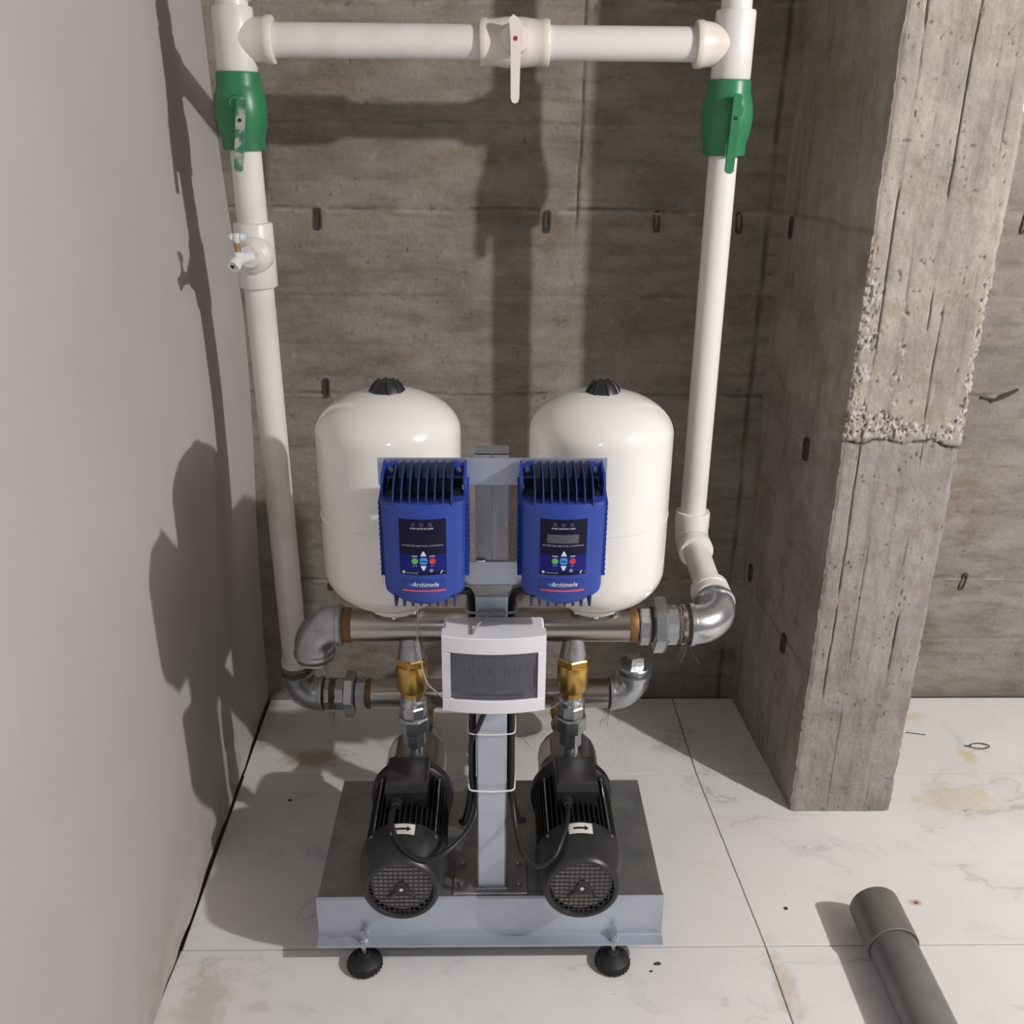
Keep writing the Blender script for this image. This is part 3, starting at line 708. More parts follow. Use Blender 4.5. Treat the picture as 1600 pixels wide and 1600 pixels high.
# ------------------------------------------------------------------ pumps
AZ = 0.262
def make_pump(X):
    p = thing('water_pump', '', 'pump', (X, 1.62, BT), 'booster pumps on the base tray')
    YF = 1.443
    # fan cover: open front ring, tapered shell
    prof = [(0.062, 0.004), (0.0635, 0.0), (0.070, 0.0), (0.0745, 0.004), (0.0765, 0.012), (0.0865, 0.055), (0.0885, 0.072), (0.0885, 0.092), (0.0855, 0.094), (0.0855, 0.074), (0.074, 0.016), (0.062, 0.010), (0.062, 0.004)]
    fc = MB().lathe(prof, (X, YF, AZ), 'y', 56, False)
    fco = fc.build('fan_cover', M['black_plastic'], p)
    g = MB()
    R = 0.0632; nb = 13; pitch = 2 * R / nb
    for k in range(1, nb):
        q = -R + k * pitch; h = math.sqrt(max(0, R * R - q * q))
        g.box(X + q - 0.0011, X + q + 0.0011, YF + 0.003, YF + 0.0058, AZ - h, AZ + h)
        g.box(X - h, X + h, YF + 0.0035, YF + 0.0053, AZ + q * 0.999 - 0.0011, AZ + q + 0.0011)
    g.lathe([(0.0, -0.001), (0.011, -0.001), (0.0135, 0.001), (0.0135, 0.003), (0.0, 0.003)], (X, YF + 0.003, AZ), 'y', 24, False)
    g.box(X - 0.005, X + 0.005, YF + 0.002, YF + 0.006, AZ - 0.004, AZ + 0.018)
    for a in (215, 325):
        c_, s_ = math.cos(math.radians(a)), math.sin(math.radians(a))
        g.tube([(X + 0.008 * c_, YF + .0045, AZ + 0.008 * s_), (X + 0.034 * c_, YF + .0045, AZ + 0.034 * s_)], 0.004, 8)
    g.build('fan_grille', M['black_plastic'], p, smooth=0)
    MB().lathe([(0.0, 0), (0.0035, 0.0003), (0.004, 0.001)], (X, YF + 0.0010, AZ), 'y', 14, False).build('centre_mark', M['fan_grey'], p)
    fan = MB().lathe([(0.0, 0), (0.022, 0), (0.024, 0.002), (0.060, 0.006), (0.060, 0.010), (0.0, 0.010)], (X, YF + 0.0095, AZ), 'y', 30, False)
    for k in range(9):
        a = 2 * PI * k / 9; c_, s_ = math.cos(a), math.sin(a); u = Vector((c_, 0, s_)); v = Vector((-s_, 0, c_)) * 0.001
        A = Vector((X, YF + 0.0100, AZ)); B = Vector((X, YF + 0.030, AZ))
        q = [A + u * 0.030 + Vector((0, .003, 0)), A + u * 0.057 + Vector((0, .008, 0)), B + u * 0.060, B + u * 0.018]
        fan.add([x - v for x in q] + [x + v for x in q], [(0, 1, 2, 3), (7, 6, 5, 4), (0, 1, 5, 4), (1, 2, 6, 5), (2, 3, 7, 6), (3, 0, 4, 7)])
    fan.build('cooling_fan', M['fan_grey'], p)
    # finned motor housing
    mh = MB().lathe([(0.070, 0.0), (0.070, 0.205)], (X, YF + 0.080, AZ), 'y', 48)
    mho = mh.build('motor_housing', M['black'], p)
    fn = MB()
    for k in range(46):
        a = 2 * PI * (k + 0.5) / 46; c_, s_ = math.cos(a), math.sin(a)
        u = Vector((c_, 0, s_)); v = Vector((-s_, 0, c_)) * 0.0011
        A = Vector((X, YF + 0.088, AZ)); B = Vector((X, YF + 0.272, AZ))
        q = [A + u * 0.069, A + u * 0.083, B + u * 0.083, B + u * 0.069]
        fn.add([x - v for x in q] + [x + v for x in q], [(0, 1, 2, 3), (7, 6, 5, 4), (0, 1, 5, 4), (1, 2, 6, 5), (2, 3, 7, 6), (3, 0, 4, 7)])
    f_ = fn.build('cooling_fins', M['black'], mho, smooth=0); f_['kind'] = 'stuff'
    # bearing flange
    fl_ = MB().lathe([(0.070, -0.012), (0.084, -0.008), (0.090, -0.002), (0.0905, 0.006), (0.0905, 0.018), (0.086, 0.026), (0.070, 0.030)], (X, 1.722, AZ), 'y', 56)
    for a in (40, 140, 220, 320):
        c_, s_ = math.cos(math.radians(a)), math.sin(math.radians(a))
        fl_.cyl((X + 0.080 * c_, 1.708, AZ + 0.080 * s_), (X + 0.080 * c_, 1.730, AZ + 0.080 * s_), 0.009, 14)
    fl_.build('bearing_flange', M['black'], p)
    for a in (43, 137, 223, 317):
        c_, s_ = math.cos(math.radians(a)), math.sin(math.radians(a))
        r_ = MB().cyl((X + 0.0845 * c_, YF + 0.084, AZ + 0.0845 * s_), (X + 0.0845 * c_, 1.722, AZ + 0.0845 * s_), 0.0019, 8)
        r_.lathe([(0.0, -0.003), (0.0035, -0.003), (0.0042, 0), (0.0042, 0.004), (0.0, 0.004)], (X + 0.0862 * c_, YF + 0.080, AZ + 0.0862 * s_), 'y', 8, False)
        r_.lathe([(0.0, -0.003), (0.0042, -0.003), (0.0042, 0.003), (0.0, 0.004)], (X + 0.0835 * c_, 1.706, AZ + 0.0835 * s_), 'y', 6, False)
        r_.build('tie_rod', M['galv_bright'], p)
    # terminal box: trapezoid body and lid
    tb = MB()
    def fr(x0, x1, y0, y1, z): return [(X + x0, y0, z), (X + x1, y0, z), (X + x1, y1, z), (X + x0, y1, z)]
    vs = fr(-.040, .040, 1.603, 1.690, 0.325) + fr(-.0435, .0435, 1.596, 1.690, 0.372) + fr(-.0435, .0435, 1.594, 1.692, 0.374) + fr(-.042, .042, 1.597, 1.690, 0.391) + fr(-.038, .038, 1.603, 1.684, 0.396)
    fs = [(3, 2, 1, 0), (16, 17, 18, 19)]
    for l in range(4):
        for i in range(4): fs.append((l * 4 + i, l * 4 + (i + 1) % 4, l * 4 + 4 + (i + 1) % 4, l * 4 + 4 + i))
    tb.add(vs, fs)
    tbo = tb.build('terminal_box', M['black_plastic'], p, smooth=20)
    gl = MB().lathe([(0.0, 0.0), (0.0065, 0.0), (0.0095, 0.002), (0.0095, 0.013), (0.0115, 0.014), (0.0115, 0.024), (0.0, 0.024)], (X - 0.020, 1.5815, 0.350), 'y', 12)
    gl.build('cable_gland', M['black_plastic'], tbo)
    # flow direction sticker on the cover's top
    st = MB(); n = 10; R0 = 0.0878
    for i in range(n + 1):
        a = math.radians(90 + 15.5 - 31 * i / n)
        for yy, rr in ((YF + 0.058, 0.0878), (YF + 0.086, 0.0894)):
            st.v.append((X + (rr + .0003) * math.cos(a), yy, AZ + (rr + .0003) * math.sin(a)))
    st.f = [(2 * i, 2 * i + 1, 2 * i + 3, 2 * i + 2) for i in range(n)]
    sto = st.build('direction_sticker', M['paper'], p)
    ar = MB(); n = 8
    for i in range(n + 1):
        a = math.radians(90 + 9 - 15 * i / n)
        for yy in (YF + 0.069, YF + 0.0745):
            ar.v.append((X + 0.0896 * math.cos(a), yy, AZ + 0.0896 * math.sin(a)))
    ar.f = [(2 * i, 2 * i + 1, 2 * i + 3, 2 * i + 2) for i in range(n)]
    def ap(deg, yy): a = math.radians(deg); return (X + 0.0897 * math.cos(a), yy, AZ + 0.0897 * math.sin(a))
    ar.add([ap(84.5, YF + 0.064), ap(79.5, YF + 0.0718), ap(84.5, YF + 0.0795)], [(0, 1, 2)])
    ar.build('arrow_print', M['ink'], sto)
    # motor feet
    for sx in (-1, 1):
        MB().prism([(X + sx * 0.030, BT), (X + sx * 0.078, BT), (X + sx * 0.078, BT + 0.010), (X + sx * 0.055, BT + 0.020), (X + sx * 0.030, BT + 0.030)], 'y', 1.60, 1.70).build('motor_foot', M['black'], p)
    # stainless multistage body, clamp band and ports
    MB().lathe([(0.060, 0.0), (0.0700, 0.004), (0.0700, 0.012), (0.0688, 0.014), (0.0688, 0.118), (0.0670, 0.132), (0.0610, 0.146), (0.048, 0.158), (0.030, 0.164), (0.0, 0.164)], (X, 1.746, AZ), 'y', 48).build('pump_body', M['body_steel'], p)
    pl = MB(); n = 8
    for i in range(n + 1):
        a = math.radians(128 + 34 * i / n)
        for yy in (1.80, 1.865): pl.v.append((X + 0.0693 * math.cos(a), yy, AZ + 0.0693 * math.sin(a)))
    pl.f = [(2 * i, 2 * i + 1, 2 * i + 3, 2 * i + 2) for i in range(n)]
    pl.build('rating_plate', M['paper'], p)
    MB().lathe([(0.024, 0), (0.024, 0.012), (0.0195, 0.016), (0.0195, 0.022)], (X, 1.767, 0.322), 'z', 30).build('discharge_port', M['body_steel'], p)
    MB().lathe([(0.026, 0), (0.026, 0.020), (0.021, 0.024), (0.021, 0.045)], (X, 1.915, AZ), 'y', 30).build('suction_port', M['body_steel'], p)
    return p
pL = make_pump(-0.179); pL['label'] = 'black finned pump on the left of the base, cable looping to its right'
pR = make_pump(0.1725); pR['label'] = 'black finned pump on the right of the base, cable looping to its left'

# ------------------------------------------------------------------ check valve risers between pumps and upper manifold
def make_riser(X):
    r = thing('check_valve_riser', '', 'check valve', (X, 1.767, 0.344), 'check valve risers above the pumps')
    Y = 1.767
    MB().lathe([(0.0175, 0), (0.0175, 0.034)], (X, Y, 0.3435), 'z', 24).build('nipple', M['galv_bright'], r)
    MB().lathe([(0.0230, 0), (0.0255, 0.003), (0.0255, 0.034), (0.0240, 0.038)], (X, Y, 0.3725), 'z', 8, rot=0.3).build('lower_hex', M['galv'], r, smooth=20)
    MB().lathe([(0.0320, 0), (0.0345, 0.003), (0.0345, 0.032), (0.0320, 0.036), (0.026, 0.0362)], (X, Y, 0.4110), 'z', 8, rot=PI / 8).build('union_nut', M['galv'], r, smooth=20)
    MB().lathe([(0.0265, 0), (0.0295, 0.003), (0.0295, 0.025), (0.0270, 0.028)], (X, Y, 0.4475), 'z', 8, rot=0.1).build('upper_hex', M['galv'], r, smooth=20)
    MB().lathe([(0.0255, 0), (0.0285, 0.003), (0.0285, 0.012), (0.024, 0.016), (0.024, 0.022)], (X, Y, 0.4755), 'z', 32).build('threaded_collar', M['galv_bright'], r)
    br = MB().lathe([(0.022, 0), (0.0255, 0.002), (0.0255, 0.013), (0.0325, 0.019), (0.0345, 0.022), (0.0345, 0.079), (0.0335, 0.081)], (X, Y, 0.4965), 'z', 12, rot=0.15)
    br.build('check_valve_body', M['brass'], r, smooth=40)
    MB().lathe([(0.0335, 0), (0.0350, 0.002), (0.0350, 0.014), (0.0325, 0.017), (0.024, 0.0172)], (X, Y, 0.5775), 'z', 6, rot=0.35).build('check_valve_hex', M['brass'], r, smooth=20)
    MB().lathe([(0.0285, 0), (0.0285, 0.010), (0.024, 0.030), (0.0225, 0.050)], (X, Y, 0.5945), 'z', 32).build('reducer', M['galv'], r)
    return r
rL = make_riser(-0.1745); rL['label'] = 'brass check valve on grey hex unions above the left pump, thin wire across it'
rR = make_riser(0.1700); rR['label'] = 'brass check valve on grey hex unions above the right pump'

# ------------------------------------------------------------------ pipe helpers
def arc_pts(c, r, a0, a1, plane, n=14):
    out = []
    for i in range(n + 1):
        a = math.radians(a0 + (a1 - a0) * i / n); u, v = r * math.cos(a), r * math.sin(a)
        out.append({'xz': (c[0] + u, c[1], c[2] + v), 'xy': (c[0] + u, c[1] + v, c[2]), 'yz': (c[0], c[1] + u, c[2] + v)}[plane])
    return out

# upper (discharge) manifold
UY, UZ, UR = 1.775, 0.664, 0.0360
um = thing('discharge_manifold', 'upper stainless steel pipe with elbow at each end, carrying the white tanks', 'pipe', (0.0, UY, UZ))
MB().cyl((-0.300, UY, UZ), (0.285, UY, UZ), UR, 48).build('pipe', M['steel'], um)
MB().lathe([(0.0362, 0), (0.0372, 0.002), (0.0372, 0.018), (0.0362, 0.020)], (-0.316, UY, UZ), 'x', 40).build('weld_band', M['rust'], um)
MB().lathe([(0.0362, 0), (0.0372, 0.002), (0.0372, 0.017), (0.0362, 0.019)], (0.284, UY, UZ), 'x', 40).build('weld_band', M['rust'], um)
# left elbow turned down, plugged
e = MB()
el = [(-0.316, UY, UZ), (-0.328, UY, UZ)] + arc_pts((-0.328, UY, UZ - 0.052), 0.052, 90, 180, 'xz') + [(-0.380, UY, UZ - 0.066)]
e.tube(el, 0.0415, 36)
e.lathe([(0.0415, 0), (0.0450, 0.002), (0.0450, 0.011), (0.0415, 0.013)], (-0.3300, UY, UZ), 'x', 40, False)
e.lathe([(0.0415, 0), (0.0440, -0.002), (0.0440, -0.010), (0.040, -0.012)], (-0.380, UY, UZ - 0.058), 'z', 40, True)
e.build('elbow', M['galv'], um)
MB().lathe([(0.036, 0), (0.040, 0.003), (0.040, 0.012)], (-0.380, UY, UZ - 0.081), 'z', 40).build('thread_seal', M['hemp'], um)
MB().lathe([(0.030, 0), (0.036, 0.001), (0.036, 0.004)], (-0.380, UY, UZ - 0.085), 'z', 40).build('plug', M['galv_bright'], um)
# right side: hex, union, hex, elbow turned back
MB().lathe([(0.040, 0), (0.0435, 0.003), (0.0435, 0.020), (0.041, 0.023)], (0.305, UY, UZ), 'x', 8, rot=0.2).build('hex_collar', M['galv_bright'], um, smooth=20)
MB().lathe([(0.0375, 0), (0.0375, 0.010)], (0.327, UY, UZ), 'x', 32).build('union_thread', M['thread'], um)
un = MB().lathe([(0.046, 0), (0.0600, 0.004), (0.0600, 0.024), (0.056, 0.030), (0.044, 0.031)], (0.333, UY, UZ), 'x', 6, rot=PI / 6 + 0.12)
un.build('union_nut', M['galv_bright'], um, smooth=20)
MB().lathe([(0.040, 0), (0.0425, 0.001), (0.0425, 0.022), (0.040, 0.024)], (0.363, UY, UZ), 'x', 8, rot=0.25).build('union_tail', M['galv_bright'], um, smooth=20)
MB().lathe([(0.037, 0), (0.040, 0.003), (0.041, 0.006), (0.038, 0.010), (0.041, 0.016), (0.037, 0.022), (0.040, 0.030), (0.037, 0.034)], (0.384, UY, UZ), 'x', 32).build('thread_seal', M['hemp'], um)
MB().lathe([(0.0400, 0), (0.0425, 0.001), (0.0425, 0.010), (0.040, 0.011)], (0.3945, UY, UZ), 'x', 6, rot=0.5).build('hex_nipple', M['galv'], um, smooth=20)
UP = Vector((0, 0.955, 0.296)).normalized()       # direction of the elbow outlet: back and a little up
XE = 0.4780
e = MB(); rad = 0.056; pts = [(0.413, UY, UZ)]
cx = XE - rad; pts = [Vector((0.412, UY, UZ))]
for i in range(15):
    a = PI / 2 * i / 14
    pts.append(Vector((cx + rad * math.sin(a), UY, UZ)) + UP * (rad * (1 - math.cos(a))))
pts.append(Vector((XE, UY, UZ)) + UP * (rad + 0.012))
e.tube(pts, 0.0420, 36)
e.lathe([(0.042, 0), (0.0455, 0.002), (0.0455, 0.010), (0.042, 0.012)], (0.412, UY, UZ), 'x', 40, True)
q = Vector((XE, UY, UZ)) + UP * (rad + 0.004)
e.lathe([(0.042, 0), (0.0455, 0.002), (0.0455, 0.010), (0.040, 0.013)], q, UP, 40, True)
e.build('elbow', M['galv_bright'], um)
# sockets for tanks
for tx in (-0.204, 0.2085):
    MB().cyl((tx, UY, UZ + 0.030), (tx, UY, UZ + 0.052), 0.016, 20).build('tank_socket', M['steel'], um)

# lower (suction) manifold
LY, LZ, LR = 2.150, 0.255, 0.0385
lm = thing('suction_manifold', 'lower stainless steel pipe behind the pumps, elbows turned up at both ends', 'pipe', (0.0, LY, LZ))
MB().cyl((-0.325, LY, LZ), (0.300, LY, LZ), LR, 48).build('pipe', M['steel'], lm)
MB().lathe([(0.0387, 0), (0.0397, 0.002), (0.0397, 0.012), (0.0387, 0.014)], (-0.333, LY, LZ), 'x', 40).build('weld_band', M['rust'], lm)
MB().lathe([(0.0390, 0), (0.0425, 0.003), (0.0425, 0.026), (0.040, 0.029)], (-0.362, LY, LZ), 'x', 8, rot=0.3).build('hex_collar', M['galv'], lm, smooth=20)
MB().lathe([(0.046, 0), (0.0610, 0.004), (0.0610, 0.024), (0.057, 0.028), (0.044, 0.029)], (-0.390, LY, LZ), 'x', 6, rot=PI / 6 - 0.1).build('union_nut', M['galv'], lm, smooth=20)
MB().lathe([(0.040, 0), (0.0425, 0.001), (0.0425, 0.022), (0.040, 0.024)], (-0.413, LY, LZ), 'x', 8).build('union_tail', M['galv'], lm, smooth=20)
MB().lathe([(0.0385, 0), (0.0425, 0.003), (0.039, 0.008), (0.0425, 0.014), (0.039, 0.018)], (-0.428, LY, LZ), 'x', 32).build('thread_seal', M['hemp'], lm)
MB().lathe([(0.041, 0), (0.0430, 0.001), (0.0430, 0.012), (0.041, 0.013)], (-0.4395, LY, LZ), 'x', 8).build('hex_nipple', M['galv'], lm, smooth=20)
MB().lathe([(0.038, 0), (0.0405, 0.004), (0.038, 0.008)], (-0.4465, LY, LZ), 'x', 32).build('thread_seal', M['hemp'], lm)
LX = -0.512
e = MB(); el = [(-0.444, LY, LZ), (LX + 0.056, LY, LZ)] + arc_pts((LX + 0.056, LY, LZ + 0.056), 0.056, 270, 180, 'xz') + [(LX, LY, LZ + 0.068)]
e.tube(el, 0.0430, 36)
e.lathe([(0.043, 0), (0.0465, 0.002), (0.0465, 0.010), (0.043, 0.012)], (-0.456, LY, LZ), 'x', 40, True)
e.lathe([(0.043, 0), (0.0465, 0.002), (0.0465, 0.010), (0.041, 0.013)], (LX, LY, LZ + 0.056), 'z', 40, True)
e.build('elbow', M['galv'], lm)
MB().lathe([(0.036, 0), (0.039, 0.003), (0.036, 0.008), (0.039, 0.011), (0.036, 0.014)], (LX, LY, LZ + 0.066), 'z', 32).build('thread_seal', M['hemp'], lm)
MB().lathe([(0.035, 0), (0.0385, 0.001), (0.0385, 0.010), (0.036, 0.011)], (LX, LY, LZ + 0.078), 'z', 8).build('hex_nipple', M['galv'], lm, smooth=20)
# right elbow up with plug
RX = 0.366
MB().lathe([(0.0385, 0), (0.0405, 0.003), (0.0385, 0.008)], (0.299, LY, LZ), 'x', 32).build('thread_seal', M['hemp'], lm)
e = MB(); el = [(0.304, LY, LZ), (RX - 0.054, LY, LZ)] + arc_pts((RX - 0.054, LY, LZ + 0.054), 0.054, -90, 0, 'xz') + [(RX, LY, LZ + 0.066)]
e.tube(el, 0.0430, 36)
e.lathe([(0.043, 0), (0.0468, 0.002), (0.0468, 0.010), (0.043, 0.012)], (0.304, LY, LZ), 'x', 40, True)
e.lathe([(0.043, 0), (0.0468, 0.002), (0.0468, 0.010), (0.040, 0.013)], (RX, LY, LZ + 0.056), 'z', 40, True)
e.build('elbow', M['galv_bright'], lm)
pg = MB().lathe([(0.036, 0), (0.036, 0.010), (0.0440, 0.011), (0.0455, 0.013), (0.0455, 0.018), (0.043, 0.021), (0.0, 0.022)], (RX, LY, LZ + 0.068), 'z', 40)
pg.build('plug', M['galv'], lm)
MB().lathe([(0.0245, 0), (0.0225, 0.020), (0.019, 0.022), (0, 0.022)], (RX + 0.003, LY, LZ + 0.089), 'z', 4, rot=PI / 4 + 0.22).build('plug_head', M['galv_bright'], lm, smooth=20)
# loose hemp strands at the threads
def strands(parent, spots, seed):
    r_ = random.Random(seed); mb = MB()
    for (x, y, z) in spots:
        for k in range(5):
            p = Vector((x + r_.uniform(-.01, .01), y, z)); pts = [p]
            d = Vector((r_.uniform(-.6, .6), r_.uniform(-.5, .2), -1.0))
            for s in range(5):
                d = d + Vector((r_.uniform(-.5, .5), r_.uniform(-.5, .5), r_.uniform(-.2, .1))); p = p + d.normalized() * r_.uniform(.006, .012); pts.append(p)
            mb.tube(crv(pts, 3), 0.0005, 4)
    o = mb.build('hemp_strands', M['hemp'], parent, smooth=0); o['kind'] = 'stuff'
strands(lm, [(0.302, LY - 0.03, LZ - 0.03), (-0.425, LY - 0.03, LZ - 0.035), (-0.42, LY - 0.03, LZ - 0.035)], 4)
strands(um, [(0.405, UY - 0.03, UZ - 0.03)], 6)

# suction branches between pump and lower manifold
def branch(X, name_label):
    b = thing('suction_branch', name_label, 'valve', (X, 2.03, AZ), 'suction branches behind the pumps')
    MB().cyl((X, 1.958, AZ), (X, 2.118, LZ), 0.0200, 24).build('nipple', M['galv'], b)
    MB().lathe([(0.024, 0), (0.030, 0.003), (0.030, 0.024), (0.026, 0.028)], (X, 1.985, AZ - .001), 'y', 8).build('union_nut', M['galv'], b, smooth=20)
    MB().lathe([(0.022, 0), (0.027, 0.003), (0.029, 0.022), (0.027, 0.042), (0.022, 0.046)], (X, 2.035, AZ - .003), 'y', 24).build('valve_body', M['brass'], b)
    sx = -1 if X > 0 else 1
    MB().cyl((X, 2.058, AZ + 0.02), (X, 2.058, AZ + 0.046), 0.007, 12).build('stem', M['brass'], b)
    MB().prism([(X - .009, 2.049), (X + .009, 2.049), (X + sx * 0.030 + .006, 2.00), (X + sx * 0.030 - .004, 1.995)], 'z', AZ + 0.046, AZ + 0.051).build('handle', M['body_steel'], b)
    MB().lathe([(0, 0), (0.006, 0), (0.005, 0.006), (0, 0.007)], (X, 2.058, AZ + 0.051), 'z', 8).build('handle_nut', M['red'], b)
branch(-0.179, 'suction shut-off valve between the left pump and the lower steel pipe')
branch(0.1725, 'suction shut-off valve between the right pump and the lower steel pipe')

# ------------------------------------------------------------------ pressure tanks
def make_tank(X, Y=UY):
    t = thing('pressure_tank', '', 'water tank', (X, Y, 0.715), 'white pressure tanks on the upper pipe')
    R = 0.1395; z0, z1 = 0.717, 1.172; prof = []
    n = 18; hb = 0.092; ht = 0.082
    prof.append((0.045, z0 - 0.002)); 
    for i in range(5, n + 1):
        a = PI / 2 * i / n; prof.append((R * math.sin(a), z0 + hb * (1 - math.cos(a))))
    for i in range(0, n):
        a = PI / 2 * i / n; prof.append((R * math.cos(a), z1 - ht * (1 - math.sin(a))))
    prof.append((0.0, z1))
    MB().lathe([(r, z) for r, z in prof], (X, Y, 0), 'z', 72, True).build('shell', M['tank'], t, smooth=60)
    MB().lathe([(R, 0.0), (R + 0.0012, 0.0012), (R + 0.0012, 0.003), (R, 0.004)], (X, Y, 0.925), 'z', 72, False).build('weld_seam', M['tank'], t)
    MB().lathe([(0.028, 0.002), (0.050, 0.0), (0.0545, 0.004), (0.056, 0.010), (0.054, 0.014)], (X, Y, 0.708), 'z', 48, True).build('base_flange', M['tank'], t)
    for k in range(6):
        a = 2 * PI * (k + .5) / 6; MB().lathe([(0.0, 0), (0.006, 0), (0.0065, 0.004), (0.0, 0.005)], (X + 0.043 * math.cos(a), Y + 0.043 * math.sin(a), 0.703), 'z', 6).build('flange_bolt', M['galv_bright'], t)
    cp = MB().lathe([(0.0345, 0), (0.0335, 0.003), (0.026, 0.014), (0.0205, 0.021), (0.017, 0.023), (0.0, 0.0225)], (X, Y, z1 - 0.006), 'z', 28)
    for k in range(8):
        a = 2 * PI * k / 8 + 0.2; u = Vector((math.cos(a), math.sin(a), 0)); O = Vector((X, Y, z1 - 0.006))
        cp.tube([O + u * 0.034 + Vector((0, 0, .002)), O + u * 0.027 + Vector((0, 0, .0145)), O + u * 0.019 + Vector((0, 0, .0235))], 0.0022, 6)
    cp.build('valve_cap', M['black_plastic'], t, smooth=30)
    return t
make_tank(-0.204)['label'] = 'glossy white pressure tank on the left, standing behind the left blue inverter'
make_tank(0.2085)['label'] = 'glossy white pressure tank on the right, standing behind the right blue inverter'

# ------------------------------------------------------------------ inverters
def make_inverter(X, lcd, flip=1):
    iv = thing('motor_inverter', '', 'inverter', (X, 1.539, 0.888), 'blue inverters on the post')
    def surf(x): return 1.4395 - 0.0125 * (1 - min(1.0, abs((x - X) / 0.050)) ** 2)
    # casing: horizontal slices
    def sect(wd, yf, yb, dz=0):
        pts = []; n = 12
        pts.append((-wd, yb)); pts.append((-wd, yf + 0.030)); pts.append((-wd + 0.004, yf + 0.020)); pts.append((-wd + 0.014, yf + 0.0135))
        for i in range(n + 1):
            x = (-0.050 + 0.100 * i / n) * (wd / 0.067); pts.append((x, yf + 0.0125 * (1 - (1 - (x / (0.050 * wd / 0.067)) ** 2))))
        pts += [(wd - 0.014, yf + 0.0135), (wd - 0.004, yf + 0.020), (wd, yf + 0.030), (wd, yb)]
        return pts
    sl = [(0.8870, 0.036, 1.4470), (0.8890, 0.044, 1.4370), (0.8960, 0.0535, 1.4300), (0.9080, 0.0660, 1.4270), (0.9200, 0.0672, 1.4270), (1.0560, 0.0690, 1.4270), (1.0640, 0.0690, 1.4285), (1.0690, 0.0690, 1.4340), (1.0700, 0.0680, 1.4420)]
    mb = MB(); K = None
    for z, wd, yf in sl:
        s = sect(wd, yf, 1.505); K = len(s); mb.v += [(X + a, b_, z) for a, b_ in s]
    for l in range(len(sl) - 1):
        for i in range(K): mb.f.append((l * K + i, l * K + (i + 1) % K, (l + 1) * K + (i + 1) % K, (l + 1) * K + i))
    mb.f.append(tuple(range(K))[::-1]); mb.f.append(tuple(range((len(sl) - 1) * K, len(sl) * K)))
    cs = mb.build('casing', M['blue'], iv, smooth=30)
    MB().box(X - 0.062, X + 0.062, 1.474, 1.5385, 0.895, 1.078).build('heat_sink', M['void'], iv)
    # side walls with ears
    for sx in (-1, 1):
        e = MB().prism([(1.478, 1.062), (1.470, 1.092), (1.482, 1.104), (1.534, 1.112), (1.5385, 1.105), (1.5385, 0.93), (1.505, 0.92), (1.495, 1.0)], 'x', X + sx * 0.0705, X + sx * 0.0665)
        e.prism([(X + sx * 0.0705, 1.088), (X + sx * 0.046, 1.088), (X + sx * 0.046, 1.112), (X + sx * 0.057, 1.112), (X + sx * 0.0705, 1.104)], 'y', 1.522, 1.530)
        e.build('side_plate', M['blue'], iv, smooth=0)
        sc = MB().lathe([(0.0, -0.003), (0.0045, -0.0025), (0.0055, 0.0), (0.0055, 0.003)], (X + sx * 0.0575, 1.519, 1.1000), 'y', 14)
        sc.build('mounting_screw', M['galv_bright'], iv)
    # tall curved fins above the casing
    for k in range(8):
        x = X + (-0.0475 + 0.0136 * k)
        fp = [(1.4480, 1.060)]
        for i in range(9):
            a = math.radians(90 * i / 8); fp.append((1.4400 + 0.070 * (1 - math.cos(a)) + 0.004 * 0, 1.066 + 0.044 * math.sin(a)))
        fp += [(1.5380, 1.1105), (1.5380, 1.060)]
        MB().prism(fp, 'x', x - 0.0011, x + 0.0011).build('fin', M['blue_dark'], iv, smooth=0)
    # fins under the casing
    for k in range(8):
        x = X + (-0.050 + 0.0142 * k)
        MB().prism([(1.4400, 0.900), (1.4440, 0.8890), (1.4520, 0.8765), (1.4620, 0.8740), (1.530, 0.8800), (1.538, 0.900)], 'x', x - 0.0016, x + 0.0016).build('lower_fin', M['blue_dark'], iv, smooth=0)
    # slanted ribs on both flanks
    for sx in (-1, 1):
        rb = MB()
        for k in range(15):
            z = 0.932 + k * 0.0092
            q = [(1.462, z), (1.466, z - 0.0035), (1.5345, z + 0.016), (1.5345, z + 0.0205)]
            rb.prism(q, 'x', X + sx * 0.066, X + sx * 0.0745)
        r_ = rb.build('side_ribs', M['blue'], cs, smooth=0); r_['kind'] = 'stuff'
    # control panel: curved film pieces
    def patch(name, x0, x1, z0, z1, m, off, parent=iv, rows=1, zf=None):
        mb = MB(); n = 12
        for i in range(n + 1):
            x = X + x0 + (x1 - x0) * i / n; y = surf(x) - off
            a, b_ = (z0, z1) if zf is None else zf(x - X)
            mb.v += [(x, y, a), (x, y, b_)]
        mb.f = [(2 * i, 2 * i + 2, 2 * i + 3, 2 * i + 1) for i in range(n)]
        return mb.build(name, m, parent)
    pn = patch('control_panel', -0.0385, 0.0385, 0.9475, 1.0470, M['panel_black'], 0.0006)
    patch('blue_field', -0.0385, 0.0385, 0.9475, 0.9850, M['panel_blue'], 0.0009, pn, zf=lambda x: (0.9535 - 0.0 , 0.9850 - 0.0015 * (1 - (x / .0385) ** 2)))
    patch('display', -0.027, 0.025, 1.0050, 1.0205, M['lcd'] if lcd else M['lcd_off'], 0.0010, pn)
